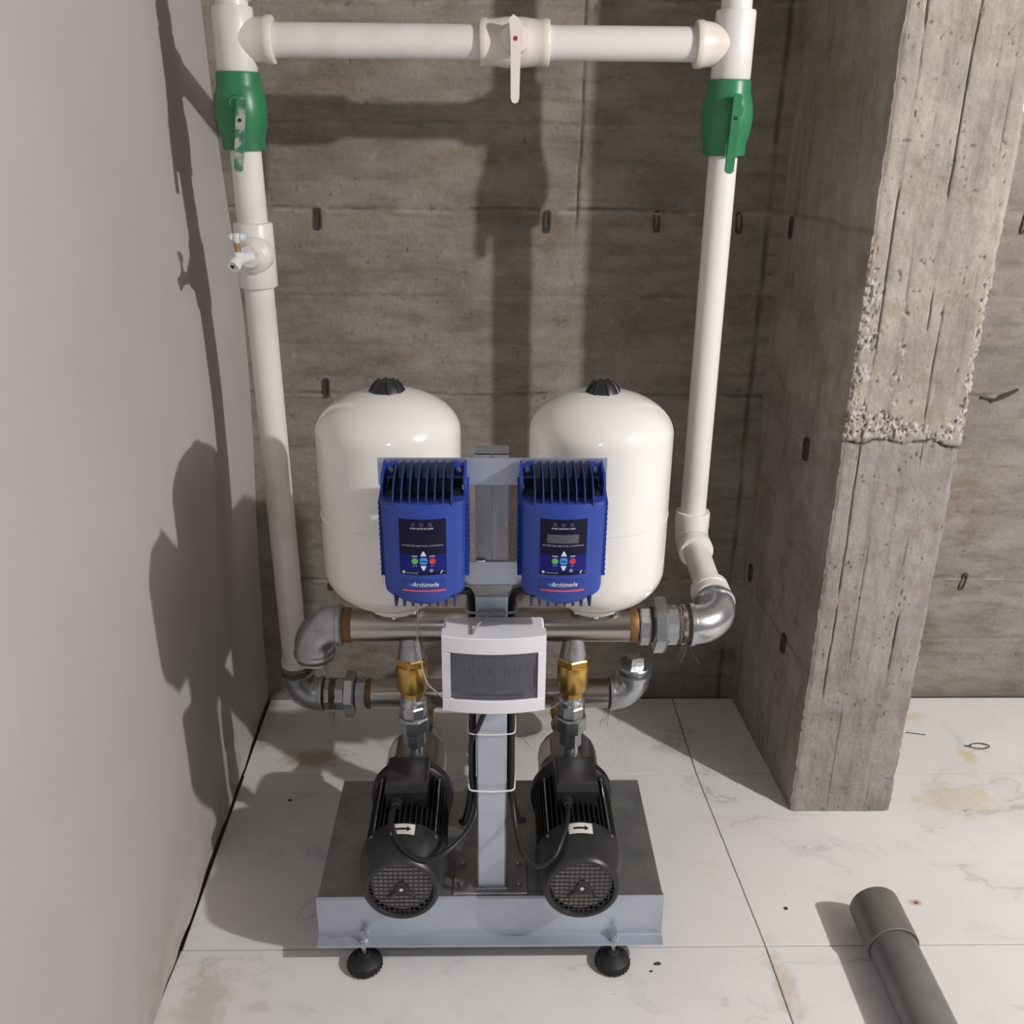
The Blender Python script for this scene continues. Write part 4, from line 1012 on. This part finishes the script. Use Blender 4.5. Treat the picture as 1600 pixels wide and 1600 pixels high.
    # lamps
    for lx in (-0.015, -0.001, 0.013):
        r = MB()
        for k in range(12):
            a = 2 * PI * k / 12; a2 = 2 * PI * (k + 1) / 12
            q = [(lx + .0028 * math.cos(a), .0028 * math.sin(a)), (lx + .0028 * math.cos(a2), .0028 * math.sin(a2)), (lx + .0021 * math.cos(a2), .0021 * math.sin(a2)), (lx + .0021 * math.cos(a), .0021 * math.sin(a))]
            r.add([(X + px, surf(X + px) - .0012, 1.0380 + pz) for px, pz in q], [(0, 1, 2, 3)])
        r.build('indicator_lamp', M['txt_grey'], pn, smooth=0)
    T = lambda s, size, cx, cz, m, nm='lettering', par=pn, **k: text_mb(s, size, X + cx, cz, surf, 0.0014, **k).build(nm, m, par, smooth=0)
    T('POWER  MOTOR ON  ALARM', 0.0034, -0.001, 1.0312, M['txt'], width=0.038, bold=0.00008)
    T('INVERTER MOTOR CONTROL', 0.0046, 0.0, 1.0005, M['txt_grey'], width=0.068, bold=0.0001)
    T('START', 0.0036, -0.0135, 0.9818, M['txt'], width=0.0095, bold=0.0001)
    T('STOP', 0.0036, 0.0155, 0.9818, M['txt'], width=0.0085, bold=0.0001)
    T('ENTER', 0.0026, -0.0135, 0.9645, M['txt_grey'], width=0.0085, bold=0.0001)
    T('ESC', 0.0026, 0.0155, 0.9645, M['txt_grey'], width=0.0055, bold=0.0001)
    T('electroil', 0.0058, -0.0185, 0.9518, M['txt_grey'], width=0.019, bold=0.0001)
    def disc(name, cx, cz, rr, m, seg=18, sq=None, rot=0.0, off=0.0016, par=pn, ry=None):
        mb = MB(); vs = []
        for k in range(seg):
            a = 2 * PI * k / seg + rot; c_, s_ = math.cos(a), math.sin(a)
            if sq: c_ = abs(c_) ** sq * (1 if c_ > 0 else -1); s_ = abs(s_) ** sq * (1 if s_ > 0 else -1)
            vs.append((cx + rr * c_, cz + (ry or rr) * s_))
        f = [(X + a, surf(X + a) - off, b_) for a, b_ in vs]; g_ = [(X + a, surf(X + a) - 0.0004, b_) for a, b_ in vs]
        mb.add(f + g_, [tuple(range(seg))] + [(i, (i + 1) % seg, seg + (i + 1) % seg, seg + i) for i in range(seg)])
        return mb.build(name, m, par, smooth=0)
    disc('start_button', -0.0135, 0.9730, 0.0054, M['btn_green'])
    disc('stop_button', 0.0155, 0.9730, 0.0054, M['btn_red'])
    mo = disc('mode_button', 0.0008, 0.9732, 0.0062, M['btn_blue'], sq=0.55)
    T('MODE', 0.0032, 0.0008, 0.9732, M['navy'], nm='lettering', par=pn, width=0.009, bold=0.0002).location.y -= 0.0008
    def tri(name, cx, cz, s):
        mb = MB(); q = [(cx - 0.0048, cz - 0.0035 * s), (cx + 0.0048, cz - 0.0035 * s), (cx + 0.0012, cz + 0.0045 * s), (cx - 0.0012, cz + 0.0045 * s)]
        f = [(X + a, surf(X + a) - 0.0018, b_) for a, b_ in q]; g_ = [(X + a, surf(X + a) - 0.0004, b_) for a, b_ in q]
        mb.add(f + g_, [(0, 1, 2, 3), (0, 1, 5, 4), (1, 2, 6, 5), (2, 3, 7, 6), (3, 0, 4, 7)]); mb.build(name, M['txt'], pn, smooth=0)
    tri('up_button', 0.0008, 0.9860, 1); tri('down_button', 0.0008, 0.9612, -1)
    disc('emblem', -0.0325, 0.9518, 0.0030, M['txt'], seg=4, off=0.0014)
    disc('knob_mark', 0.0135, 0.9560, 0.0032, M['txt_grey'], seg=10, off=0.0014)
    mb = MB(); q = [(0.0275, .9500), (0.0295, .9500), (0.0325, .9545), (0.0310, .9555)]
    mb.add([(X + a, surf(X + a) - 0.0014, b_) for a, b_ in q], [(0, 1, 2, 3)]); mb.build('pen_mark', M['txt'], pn, smooth=0)
    mb = MB(); q = [(0.0350, .9515), (0.0378, .9520), (0.0378, .9528), (0.0350, .9523)]
    mb.add([(X + a, surf(X + a) - 0.0014, b_) for a, b_ in q], [(0, 1, 2, 3)]); mb.build('dash_mark', M['txt_grey'], pn, smooth=0)
    # name label
    nl = patch('name_label', -0.0365, 0.0365, 0.9200, 0.9385, M['label_blue'], 0.0008)
    patch('blue_flash', -0.026, -0.012, 0.9265, 0.9335, M['btn_blue'], 0.0011, nl, zf=lambda x: (0.9285 - 0.0025 * (x + .026) / .014, 0.9295 + 0.0045 * (x + .026) / .014)).data.materials[0] = M['btn_blue']
    text_mb('Archimede', 0.0120, X + 0.0035, 0.9300, surf, 0.0014, bold=0.0001, width=0.044, shear=0.12).build('lettering', M['txt'], nl, smooth=0)
    patch('red_stripe', -0.0360, 0.0370, 0, 0, M['stripe'], 0.0012, nl, zf=lambda x: (0.9185 - 0.0012 * (1 - (x / .0365) ** 2) * 0 - 0.0014, 0.9200 + 0.0000))
    return iv
iL = make_inverter(-0.1165, False); iL['label'] = 'blue inverter on the left with black blank display, fins on top'
iR = make_inverter(0.1145, True); iR['label'] = 'blue inverter on the right with grey display showing on its panel'

# ------------------------------------------------------------------ white electrical box on the post
eb = thing('electrical_box', 'white breaker box with smoked window, on the post under the blue inverters', 'electrical box', (0.0, 1.54, 0.655))
EX0, EX1, EZ0, EZ1 = -0.0915, 0.0925, 0.6585, 0.8125
def yfr(x): return 1.4640 - 0.0130 * (1 - ((x - 0.0005) / 0.092) ** 2)
body = MB()
body.box(EX0 + 0.002, EX1 - 0.002, 1.486, 1.5395, EZ0 + 0.002, EZ1 - 0.002, 0.004)
body.build('back_box', M['box_white'], eb)
# curved front frame with an opening
WX0, WX1, WZ0, WZ1 = -0.0765, 0.0785, 0.6860, 0.7800
fr_ = MB(); n = 20
def strip(x0, x1, z0, z1, yb=1.492):
    mb = MB(); m_ = 14
    for i in range(m_ + 1):
        x = x0 + (x1 - x0) * i / m_; y = yfr(x)
        mb.v += [(x, yb, z0), (x, y + 0.002, z0), (x, y, z0 + 0.002), (x, y, z1 - 0.002), (x, y + 0.002, z1), (x, yb, z1)]
    for i in range(m_):
        for k in range(6): mb.f.append((i * 6 + k, i * 6 + (k + 1) % 6, (i + 1) * 6 + (k + 1) % 6, (i + 1) * 6 + k))
    mb.f.append((5, 4, 3, 2, 1, 0)); mb.f.append(tuple(m_ * 6 + k for k in range(6)))
    return mb
for x0, x1, z0, z1 in ((EX0, EX1, WZ1, EZ1), (EX0, EX1, EZ0, WZ0), (EX0, WX0, WZ0, WZ1), (WX1, EX1, WZ0, WZ1)):
    s = strip(x0, x1, z0, z1); fr_.add(s.v, s.f)
fr_.build('front_frame', M['box_white'], eb, smooth=30)
MB().box(WX0, WX1, 1.4845, 1.4870, WZ0, WZ1).build('inner_plate', M['inner'], eb, smooth=0)
for k in range(6):
    x = -0.052 + k * 0.0178
    br = MB().box(x, x + 0.0168, 1.4705, 1.4845, 0.704, 0.768, 0.001)
    bo = br.build('breaker', M['breaker'], eb)
    MB().box(x + 0.006, x + 0.0108, 1.4655, 1.4705, 0.732, 0.744, 0.0008).build('toggle', M['ink'], bo)
dw = MB(); m_ = 16
for i in range(m_ + 1):
    x = WX0 + 0.001 + (WX1 - WX0 - 0.002) * i / m_; y = yfr(x) + 0.0035
    dw.v += [(x, y, WZ0 + 0.001), (x, y - 0.0005, WZ0 + 0.014), (x, y, WZ1 - 0.001), (x, y + 0.002, WZ0 + 0.001), (x, y + 0.0015, WZ0 + 0.014), (x, y + 0.002, WZ1 - 0.001)]
o_ = [0, 1, 2, 5, 4, 3]
for i in range(m_):
    for k in range(6): dw.f.append((i * 6 + o_[k], i * 6 + o_[(k + 1) % 6], (i + 1) * 6 + o_[(k + 1) % 6], (i + 1) * 6 + o_[k]))
dw.f.append((3, 4, 5, 2, 1, 0)); dw.f.append(tuple(m_ * 6 + k for k in (0, 1, 2, 5, 4, 3)))
dwo = dw.build('smoked_door', M['smoked'], eb, smooth=30)
MB().box(WX0 + .022, WX1 - .022, yfr(0) + 0.0005, yfr(0) + 0.004, WZ0 + 0.010, WZ0 + 0.0115).build('door_ridge', M['lcd'], dwo)
MB().box(WX1 - .005, WX1 - .0035, yfr(WX1 - .004) + 0.001, yfr(WX1 - .004) + 0.004, WZ0 + 0.022, WZ0 + 0.064).build('door_latch', M['lcd'], dwo)

# ------------------------------------------------------------------ vertical pipes and bypass
RL = thing('suction_riser_pipe', 'white plastic riser pipe on the left, near the grey plastered wall', 'pipe', (LX, LY, LZ + 0.088))
RLX0, RLX1 = -0.5115, -0.5140
RLY0, RLY1 = LY, 2.115
def lp(z):
    t = (z - 0.34) / (1.60 - 0.34); return (RLX0 + (RLX1 - RLX0) * t, RLY0 + (RLY1 - RLY0) * t, z)
MB().cyl(lp(0.344), lp(1.60), 0.0318, 40).build('pipe', M['pvc'], RL)
cpl = MB(); a_ = Vector(lp(1.310)); b2 = Vector(lp(1.445)); d_ = (b2 - a_).normalized()
cpl.lathe([(0.0318, -0.002), (0.0395, 0.0), (0.0415, 0.003), (0.0415, 0.130), (0.0395, 0.134), (0.0318, 0.136)], a_, d_, 44)
cpl.build('saddle_coupling', M['pvc'], RL)
MB().lathe([(0.0318, 0), (0.036, 0.001), (0.036, 0.018), (0.0318, 0.02)], lp(0.344), 'z', 40).build('end_socket', M['pvc'], RL)

def ball_valve_vertical(X, Y, z0, z1, label, m_handle, hx0, hx1, hz0, hz1, bulge_ang):
    v = thing('ball_valve', label, 'valve', (X, Y, z0))
    H = z1 - z0
    pf = [(0.0335, -0.001), (0.0430, 0.0), (0.0435, 0.004), (0.0435, 0.022), (0.0450, 0.028), (0.0500, 0.046), (0.0525, 0.070), (0.0525, 0.082), (0.0500, 0.104), (0.0460, 0.118), (0.0440, 0.124), (0.0440, 0.144), (0.0425, 0.148), (0.0335, 0.149)]
    k = H / 0.148
    MB().lathe([(r, h * k) for r, h in pf], (X, Y, z0), 'z', 44).build('body', M['green'], v)
    zc = z0 + 0.078 * k
    MB().lathe([(0.019, 0), (0.013, 0.014), (0, 0.014)], (X + 0.004, Y - 0.046, zc + 0.010), (0, -1, 0), 28).build('bonnet', M['green'], v)
    # lever
    hb_ = MB(); W = 0.0085; n = 8; P = []
    top = Vector((hx0, Y - 0.062, hz1)); bot = Vector((hx1, Y - 0.062, hz0)); dr = (bot - top).normalized(); sd = Vector((dr.z, 0, -dr.x))
    for i in range(n + 1):
        a = PI * i / n; P.append(bot + dr * (W * math.sin(a)) * 0.9 + sd * (W * math.cos(a)))
    for i in range(n + 1):
        a = PI * i / n; P.append(top - dr * (W * math.sin(a)) * 0.9 - sd * (W * math.cos(a)))
    m2 = len(P); front = [(p.x, p.y - 0.006, p.z) for p in P]; back_ = [(p.x, p.y + 0.004, p.z) for p in P]
    hb_.add(front + back_, [tuple(range(m2)), tuple(range(m2, 2 * m2))[::-1]] + [(i, (i + 1) % m2, m2 + (i + 1) % m2, m2 + i) for i in range(m2)])
    ho = hb_.build('lever', m_handle, v, smooth=40)
    MB().lathe([(0.0, 0), (0.0035, 0), (0.0035, 0.002), (0, 0.002)], (top.x * 0.72 + bot.x * 0.28, Y - 0.0695, top.z * 0.72 + bot.z * 0.28), 'y', 12).build('lever_screw', M['ink'], ho)
    return v
RYR = 2.120
RRX = 0.4775
ball_valve_vertical(-0.5150, 2.114, 1.589, 1.735, 'green ball valve on the left riser, lever scuffed pale', M['green_worn'], -0.4985, -0.5150, 1.5560, 1.680, 0)
ball_valve_vertical(0.4790, RYR, 1.586, 1.729, 'green ball valve on the right riser, with clean green lever', M['green'], 0.4835, 0.4790, 1.5600, 1.6950, 0)

# bypass pipe with tees
bp = thing('bypass_pipe', 'white horizontal pipe with a tee at each end, joining both risers at the top', 'pipe', (-0.5155, 2.115, 1.735))
BZ = 1.794
MB().cyl((-0.440, 2.116, BZ), (-0.026, 2.119, BZ), 0.0325, 40).build('pipe', M['pvc'], bp)
MB().cyl((0.108, 2.119, BZ), (0.415, 2.120, BZ), 0.0325, 40).build('pipe', M['pvc'], bp)
def tee(X, Y, z0, z1, sx, m1, m2):
    t = MB().lathe([(0.0315, -0.004), (0.0385, -0.002), (0.0400, 0.002), (0.0400, z1 - z0 - 0.004), (0.0380, z1 - z0), (0.0315, z1 - z0 + 0.001)], (X, Y, z0), 'z', 40)
    tt = t.build('tee', m1, bp)
    b_ = MB().lathe([(0.0325, 0.0), (0.0440, 0.001), (0.0450, 0.004), (0.0450, 0.014), (0.0430, 0.017), (0.0405, 0.040), (0.0360, 0.070)], (X + sx * 0.078, Y, BZ), (-sx, 0, 0), 40)
    b_.build('branch_socket', m2, tt)
tee(-0.5155, 2.115, 1.736, 1.852, 1, M['pvc'], M['pvc_cream'])
tee(0.4800, 2.120, 1.732, 1.856, -1, M['pvc'], M['pvc_cream'])
MB().cyl((-0.5155, 2.115, 1.83), (-0.5155, 2.115, 2.799), 0.0318, 36).build('supply_pipe', M['pvc'], bp)
MB().cyl((0.4800, 2.120, 1.83), (0.4800, 2.120, 2.799), 0.0305, 36).build('supply_pipe', M['pvc'], bp)
MB().lathe([(0.0320, 0), (0.0375, 0.001), (0.0375, 0.030), (0.0320, 0.031)], (-0.5155, 2.115, 1.862), 'z', 40).build('coupling', M['pvc_cream'], bp)

# central white valve
cv = thing('bypass_valve', 'white ball valve in the middle of the top horizontal pipe, red dot on lever', 'valve', (0.041, 2.119, BZ))
bv = MB().lathe([(0.0325, 0.0), (0.0430, 0.001), (0.0445, 0.004), (0.0445, 0.014), (0.0425, 0.018), (0.0440, 0.036), (0.0465, 0.052), (0.0465, 0.084), (0.0440, 0.104), (0.0425, 0.122), (0.0440, 0.126), (0.0440, 0.137), (0.0420, 0.140), (0.0325, 0.141)], (-0.0300, 2.119, BZ), 'x', 44)
bv.build('body', M['pvc_cream'], cv)
MB().lathe([(0.030, 0.0), (0.030, 0.012), (0.026, 0.022), (0, 0.022)], (0.041, 2.081, BZ + 0.004), (0, -1, 0), 30).build('bonnet', M['pvc_cream'], cv)
lv = MB(); q = []
for x, z in ((-0.013, 0.036), (-0.004, 0.044), (0.014, 0.030), (0.014, 0.0), (0.0100, -0.030), (0.0085, -0.104), (0.006, -0.111), (0.0, -0.1135), (-0.006, -0.111), (-0.0085, -0.104), (-0.0090, -0.030), (-0.0095, 0.004)):
    q.append((0.0405 + x, BZ + z))
lv.prism(q, 'y', 2.047, 2.058)
lvo = lv.build('lever', M['pvc_cream'], cv, smooth=30)
MB().lathe([(0, 0), (0.0045, 0), (0.0045, 0.002), (0, 0.0021)], (0.0405, 2.0465, BZ + 0.002), 'y', 14).build('red_dot', M['red'], lvo)

# right riser
RR = thing('discharge_riser_pipe', 'white plastic riser pipe on the right, bending back from the metal elbow', 'pipe', (RRX, RYR, 0.68))
MB().cyl((0.4790, RYR, 0.720), (0.4785, RYR, 1.590), 0.0300, 40).build('pipe', M['pvc'], RR)
P0 = Vector((XE, UY, UZ)) + UP * (rad + 0.014)      # leaves the metal elbow
zc = 0.700
# direction from P0 to the lower centre of the riser elbow
C0 = Vector((0.4790, RYR, 0.715)); dd = (C0 + Vector((0, 0, -0.005)) - P0); dd.normalize()
MB().lathe([(0.036, 0), (0.040, 0.002), (0.036, 0.006), (0.040, 0.009), (0.037, 0.012)], P0 - dd * 0.006, dd, 30).build('thread_seal', M['hemp'], RR)
MB().lathe([(0.036, 0), (0.0430, 0.001), (0.0430, 0.020), (0.0405, 0.023), (0.0405, 0.026), (0.0425, 0.028), (0.0425, 0.046), (0.034, 0.049)], P0 + dd * 0.004, dd, 40).build('adapter', M['pvc'], RR)
P1 = P0 + dd * 0.05; P2 = C0 - dd * 0.075
MB().cyl(P1, P2, 0.0305, 40).build('pipe', M['pvc'], RR)
MB().lathe([(0.0305, 0.0), (0.0390, 0.001), (0.0408, 0.004), (0.0408, 0.036), (0.038, 0.042)], P2, dd, 40).build('elbow_socket', M['pvc'], RR)
e = MB(); pts = [P2 + dd * 0.035]
A0 = P2 + dd * 0.038; B0 = C0 + Vector((0, 0, 0.030))
for i in range(11):
    t = i / 10; a = A0 * (1 - t) ** 2 + C0 * 2 * t * (1 - t) + B0 * t * t; pts.append(a)
e.tube(pts, 0.0395, 32)
e.lathe([(0.038, -0.01), (0.0405, 0.0), (0.0405, 0.036), (0.039, 0.040), (0.030, 0.041)], B0, 'z', 40)
e.build('elbow', M['pvc'], RR)

# drain tap on the left riser
tp = thing('drain_tap', 'small white tap with brass stem on the left riser pipe', 'tap', (-0.505, 2.08, 1.385))
tc = Vector(lp(1.382))
fd = Vector((-0.10, -1.0, 0.0)).normalized(); o1 = tc + Vector((0.008, -0.020, 0))
MB().lathe([(0.038, 0), (0.0385, 0.012), (0.0375, 0.030), (0.036, 0.032), (0.030, 0.034), (0.0255, 0.040), (0.022, 0.052), (0.0, 0.053)], o1, fd, 40).build('branch_boss', M['pvc'], tp)
o2 = o1 + fd * 0.048
o3 = o2 + Vector((-0.014, -0.040, -0.002))
MB().tube([o2 - fd * 0.004, o2 + Vector((-0.004, -0.014, 0)), o3, o3 + Vector((-0.006, -0.020, -0.010))], 0.0125, 24).build('spout', M['box_white'], tp)
e3 = o3 + Vector((-0.006, -0.0215, -0.010))
MB().lathe([(0.0135, -0.012), (0.0140, -0.001), (0.0125, 0.002), (0.008, 0.0015), (0.0, 0.0012)], e3, (-0.28, -0.85, -0.42), 24).build('spout_rim', M['box_white'], tp)
MB().lathe([(0.0, 0), (0.0042, 0), (0.0, 0.0005)], e3 + Vector((-0.0008, -0.0025, -0.0008)), (-0.28, -0.85, -0.42), 12).build('spout_hole', M['ink'], tp)
s0 = o3 + Vector((0.0, 0.004, 0.010))
MB().lathe([(0.011, -0.004), (0.011, 0.004), (0.008, 0.006)], s0, 'z', 20).build('stem_collar', M['box_white'], tp)
MB().lathe([(0.0065, 0), (0.0065, 0.006), (0.0050, 0.008), (0.0055, 0.014), (0.0045, 0.022), (0, 0.022)], s0 + Vector((0, 0, .006)), 'z', 16).build('brass_stem', M['brass_small'], tp)
hh = MB(); hc_ = s0 + Vector((0, 0, 0.034))
hh.lathe([(0.0, -0.010), (0.006, -0.010), (0.0095, -0.002), (0.0095, 0.006), (0.006, 0.009), (0, 0.009)], hc_, 'z', 16)
for sx in (-1, 1):
    hh.lathe([(0.0, -0.010), (0.005, -0.008), (0.0085, 0.0), (0.005, 0.008), (0.0, 0.010)], hc_ + Vector((sx * 0.010, 0, 0.001)), (1, 0, 0), 14)
hh.build('handle', M['box_white'], tp)

# ------------------------------------------------------------------ cables and ties
def cable(name, label, pts, r, cat='cable', m=None, group=None, corr=False):
    P = crv(pts, 10)
    o0 = Vector(pts[0])
    mb = MB()
    if corr:
        # fine rings of a corrugated conduit
        Q = []; L_ = 0
        for i in range(len(P) - 1):
            seg = (P[i + 1] - P[i]).length; n_ = max(1, int(seg / 0.0016))
            for k in range(n_): Q.append(P[i].lerp(P[i + 1], k / n_))
        mb.tube(Q, r, 12); N_ = len(Q)
        for i in range(N_):
            s_ = 1.0 if (i // 1) % 2 else 0.92
            c_ = Q[i]
            for k in range(12):
                v = Vector(mb.v[i * 12 + k]); mb.v[i * 12 + k] = tuple(c_ + (v - c_) * s_)
    else:
        mb.tube(P, r, 12)
    o = mb.build(name, m or M['cable'], None, origin=o0)
    tag(o, label, cat, group)
    return o
cable('power_cable', 'thick black cable from the left inverter down the left side of the post',
      [(-0.100, 1.500, 0.888), (-0.078, 1.515, 0.872), (-0.052, 1.530, 0.868), (-0.0425, 1.556, 0.845), (-0.0405, 1.568, 0.80), (-0.0405, 1.572, 0.70), (-0.0410, 1.572, 0.60), (-0.0420, 1.570, 0.50), (-0.0430, 1.570, 0.42), (-0.050, 1.572, 0.36), (-0.060, 1.585, 0.310), (-0.066, 1.605, 0.292)], 0.0070)
cable('power_cable', 'thick black cable from the right inverter down the right side of the post',
      [(0.085, 1.500, 0.888), (0.070, 1.515, 0.872), (0.048, 1.530, 0.868), (0.0370, 1.556, 0.845), (0.0335, 1.568, 0.80), (0.0335, 1.572, 0.70), (0.0335, 1.572, 0.60), (0.0335, 1.570, 0.50), (0.0340, 1.570, 0.42), (0.041, 1.574, 0.36), (0.052, 1.590, 0.310), (0.062, 1.612, 0.290)], 0.0070)
cable('motor_cable', 'black motor cable looping from the post to the left pump gland',
      [(-0.004, 1.500, 0.66), (-0.016, 1.520, 0.62), (-0.030, 1.531, 0.575), (-0.0435, 1.552, 0.52), (-0.0420, 1.556, 0.42), (-0.0384, 1.5620, 0.4367), (-0.0347, 1.5560, 0.3947), (-0.0370, 1.5350, 0.3646), (-0.0564, 1.4950, 0.3529), (-0.0850, 1.4620, 0.3460), (-0.1164, 1.4480, 0.3355), (-0.1484, 1.4500, 0.3355), (-0.1766, 1.4680, 0.3445), (-0.1954, 1.5000, 0.3558), (-0.2046, 1.5450, 0.3621), (-0.199, 1.583, 0.350)], 0.0050)
cable('motor_cable', 'black motor cable looping from the post to the right pump gland',
      [(0.036, 1.560, 0.645), (0.0365, 1.558, 0.55), (0.0365, 1.556, 0.42), (0.0329, 1.5620, 0.4363), (0.0383, 1.5530, 0.3857), (0.0443, 1.5200, 0.3498), (0.0561, 1.4750, 0.3273), (0.0829, 1.4520, 0.3133), (0.1148, 1.4550, 0.3291), (0.1350, 1.4880, 0.3483), (0.1482, 1.5350, 0.3556), (0.1525, 1.583, 0.350)], 0.0050)
def tie(name, label, x0, x1, y0, y1, z, m, r=0.0018, tail=None):
    P = [(x0, y0 + 0.01, z + .001), (x0 + 0.004, y0 + 0.001, z), (x0 + 0.016, y0 - 0.001, z - 0.001), ((x0 + x1) / 2, y0 - 0.002, z - 0.002), (x1 - 0.016, y0 - 0.001, z - 0.001), (x1 - 0.004, y0 + 0.001, z), (x1, y0 + 0.01, z + .002), (x1, y1 - .01, z), (x1 - .01, y1, z), (x0 + .01, y1, z), (x0, y1 - .01, z), (x0, y0 + 0.0101, z + .001)]
    mb = MB().tube(crv(P, 5), r, 8)
    if tail: mb.tube(crv(tail, 6), r * 0.9, 8)
    o = mb.build(name, m, None, origin=P[0]); tag(o, label, 'cable tie', 'cable ties around the post')
tie('cable_tie', 'white cable tie halfway up the post below the breaker box', -0.0490, 0.0415, 1.5335, 1.603, 0.428, M['tie'])
tie('cable_tie', 'white cable tie on the post just under the breaker box', -0.0495, 0.0415, 1.5345, 1.603, 0.560, M['tie'], 0.0014)
tie('cable_tie', 'grey cable tie above the breaker box, cut tail sticking forward', -0.0500, 0.0420, 1.5340, 1.603, 0.822, M['tie_grey'], 0.0024, [(0.002, 1.531, 0.823), (-0.010, 1.515, 0.826), (-0.028, 1.490, 0.820), (-0.036, 1.466, 0.816)])
cable('loose_wire', 'thin grey wire hanging from the left inverter past its brass valve',
      [(-0.1405, 1.50, 0.880), (-0.139, 1.52, 0.84), (-0.145, 1.63, 0.76), (-0.155, 1.70, 0.68), (-0.150, 1.722, 0.60), (-0.141, 1.727, 0.555), (-0.128, 1.75, 0.52), (-0.108, 1.80, 0.465)], 0.0017, 'wire', M['string'])

# ------------------------------------------------------------------ grey pipe lying on the floor
gp = thing('floor_pipe', 'grey plastic pipe with coupling lying on the marble floor, lower right', 'pipe', (0.84, 1.55, 0.0))
RG = 0.0535
ga = Vector((0.8385, 1.612, RG)); gb = Vector((0.8340, 1.500, RG)); gd = (Vector((0.8220, 0.60, RG)) - ga).normalized()
MB().lathe([(0.0490, 0.0), (0.0530, 0.0015), (0.0535, 0.004), (0.0535, 0.118), (0.0515, 0.120), (0.0500, 0.119)], ga, gd, 52, True).build('coupling', M['grey_pvc_coupling'], gp)
MB().cyl(ga + gd * 0.105 - Vector((0, 0, 0.003)), ga + gd * 1.05 - Vector((0, 0, 0.003)), 0.0495, 52).build('pipe', M['grey_pvc'], gp)

# ------------------------------------------------------------------ small litter
def bit(name, label, x, y, kind, m, cat, size=0.01, rot=0.0, group=None):
    mb = MB(); r_ = random.Random(int(x * 977 + y * 331))
    if kind == 'chip':
        n = 7; pts = [(x + size * (0.7 + 0.5 * r_.random()) * math.cos(2 * PI * k / n), y + size * 0.6 * (0.7 + 0.5 * r_.random()) * math.sin(2 * PI * k / n)) for k in range(n)]
        vs = [(a, b_, 0.0003) for a, b_ in pts] + [(x + (a - x) * .7, y + (b_ - y) * .7, 0.0003 + size * 0.3) for a, b_ in pts]
        mb.add(vs, [tuple(range(n))[::-1], tuple(range(n, 2 * n))] + [(i, (i + 1) % n, n + (i + 1) % n, n + i) for i in range(n)])
    elif kind == 'screw':
        mb.lathe([(0.0, 0), (size, 0), (size, size * 0.5), (size * .5, size * .9), (0, size)], (x, y, 0.0003), 'z', 10)
    elif kind == 'ring':
        n = 22; P = [(x + size * math.cos(2 * PI * k / n - 2.9) * 1.2, y + size * 0.8 * math.sin(2 * PI * k / n - 2.9), 0.0018 + 0.004 * (1 + math.sin(2 * PI * k / n))) for k in range(n)]
        P.insert(0, (x - size * 1.9, y + size * 0.25, 0.004)); mb.tube(P, 0.0016, 6)
    elif kind == 'sliver':
        c_, s_ = math.cos(rot), math.sin(rot)
        P = [(x + c_ * t, y + s_ * t + 0.002 * math.sin(t * 300), 0.0016) for t in np.linspace(-size, size, 7)]
        mb.tube(P, 0.0013, 5)
    o = mb.build(name, m, None, smooth=0, origin=(x, y, 0.0)); tag(o, label, cat, group)
bit('wire_loop', 'small dark wire loop on the floor right of the pillar', 1.3914, 2.2584, 'ring', M['debris'], 'wire', 0.022)
bit('wire_scrap', 'thin dark wire scrap on the floor between the pillar and the wire loop', 1.235, 2.325, 'sliver', M['debris'], 'wire', 0.028, -0.25)
bit('screw_head', 'small dark screw on the floor between the base and the grey pipe', 0.6626, 1.6563, 'screw', M['debris'], 'screw', 0.0042)
bit('dark_chip', 'dark chip on the floor just in front of the base, right corner', 0.347, 1.506, 'chip', M['debris'], 'debris', 0.0085)
bit('dark_chip', 'dark chip in the shadow between the left wall and the base', -0.533, 2.040, 'chip', M['debris'], 'debris', 0.007)
bit('cable_clipping', 'tiny dark clipping on the floor nearest the right front foot', 0.330, 1.487, 'chip', M['debris'], 'debris', 0.0045)
bit('red_crumb', 'reddish brown crumb on the floor behind the grey pipe end', 0.9665, 1.672, 'chip', M['rust'], 'debris', 0.006)
bit('plaster_crumb', 'pale plaster crumb on the yellow stain right of the pillar', 1.232, 1.985, 'chip', M['pale_chip'], 'debris', 0.013)
# plaster lump on the pillar arris and a scrawl of tar on the right wall
mk = MB()
mk.tube(crv([(1.345, 2.5395, 0.956), (1.385, 2.538, 0.950), (1.405, 2.5385, 0.962), (1.445, 2.5395, 0.978)], 5), 0.0036, 6)
mk.tube(crv([(1.375, 2.5395, 0.944), (1.41, 2.538, 0.958), (1.44, 2.5395, 0.976)], 5), 0.0045, 6)
o = mk.build('tar_smear', M['debris'], None, smooth=30); o.parent = wall_back_right
ch = MB().prism([(1.0, 1.672), (1.027, 1.690), (1.029, 1.676), (1.012, 1.668)], 'y', 1.9835, 1.9885)
o = ch.build('paint_blot', M['paper'], None, smooth=0); o.parent = pillar

# tidy helper keys
for o in bpy.data.objects:
    if '_base' in o: del o['_base']
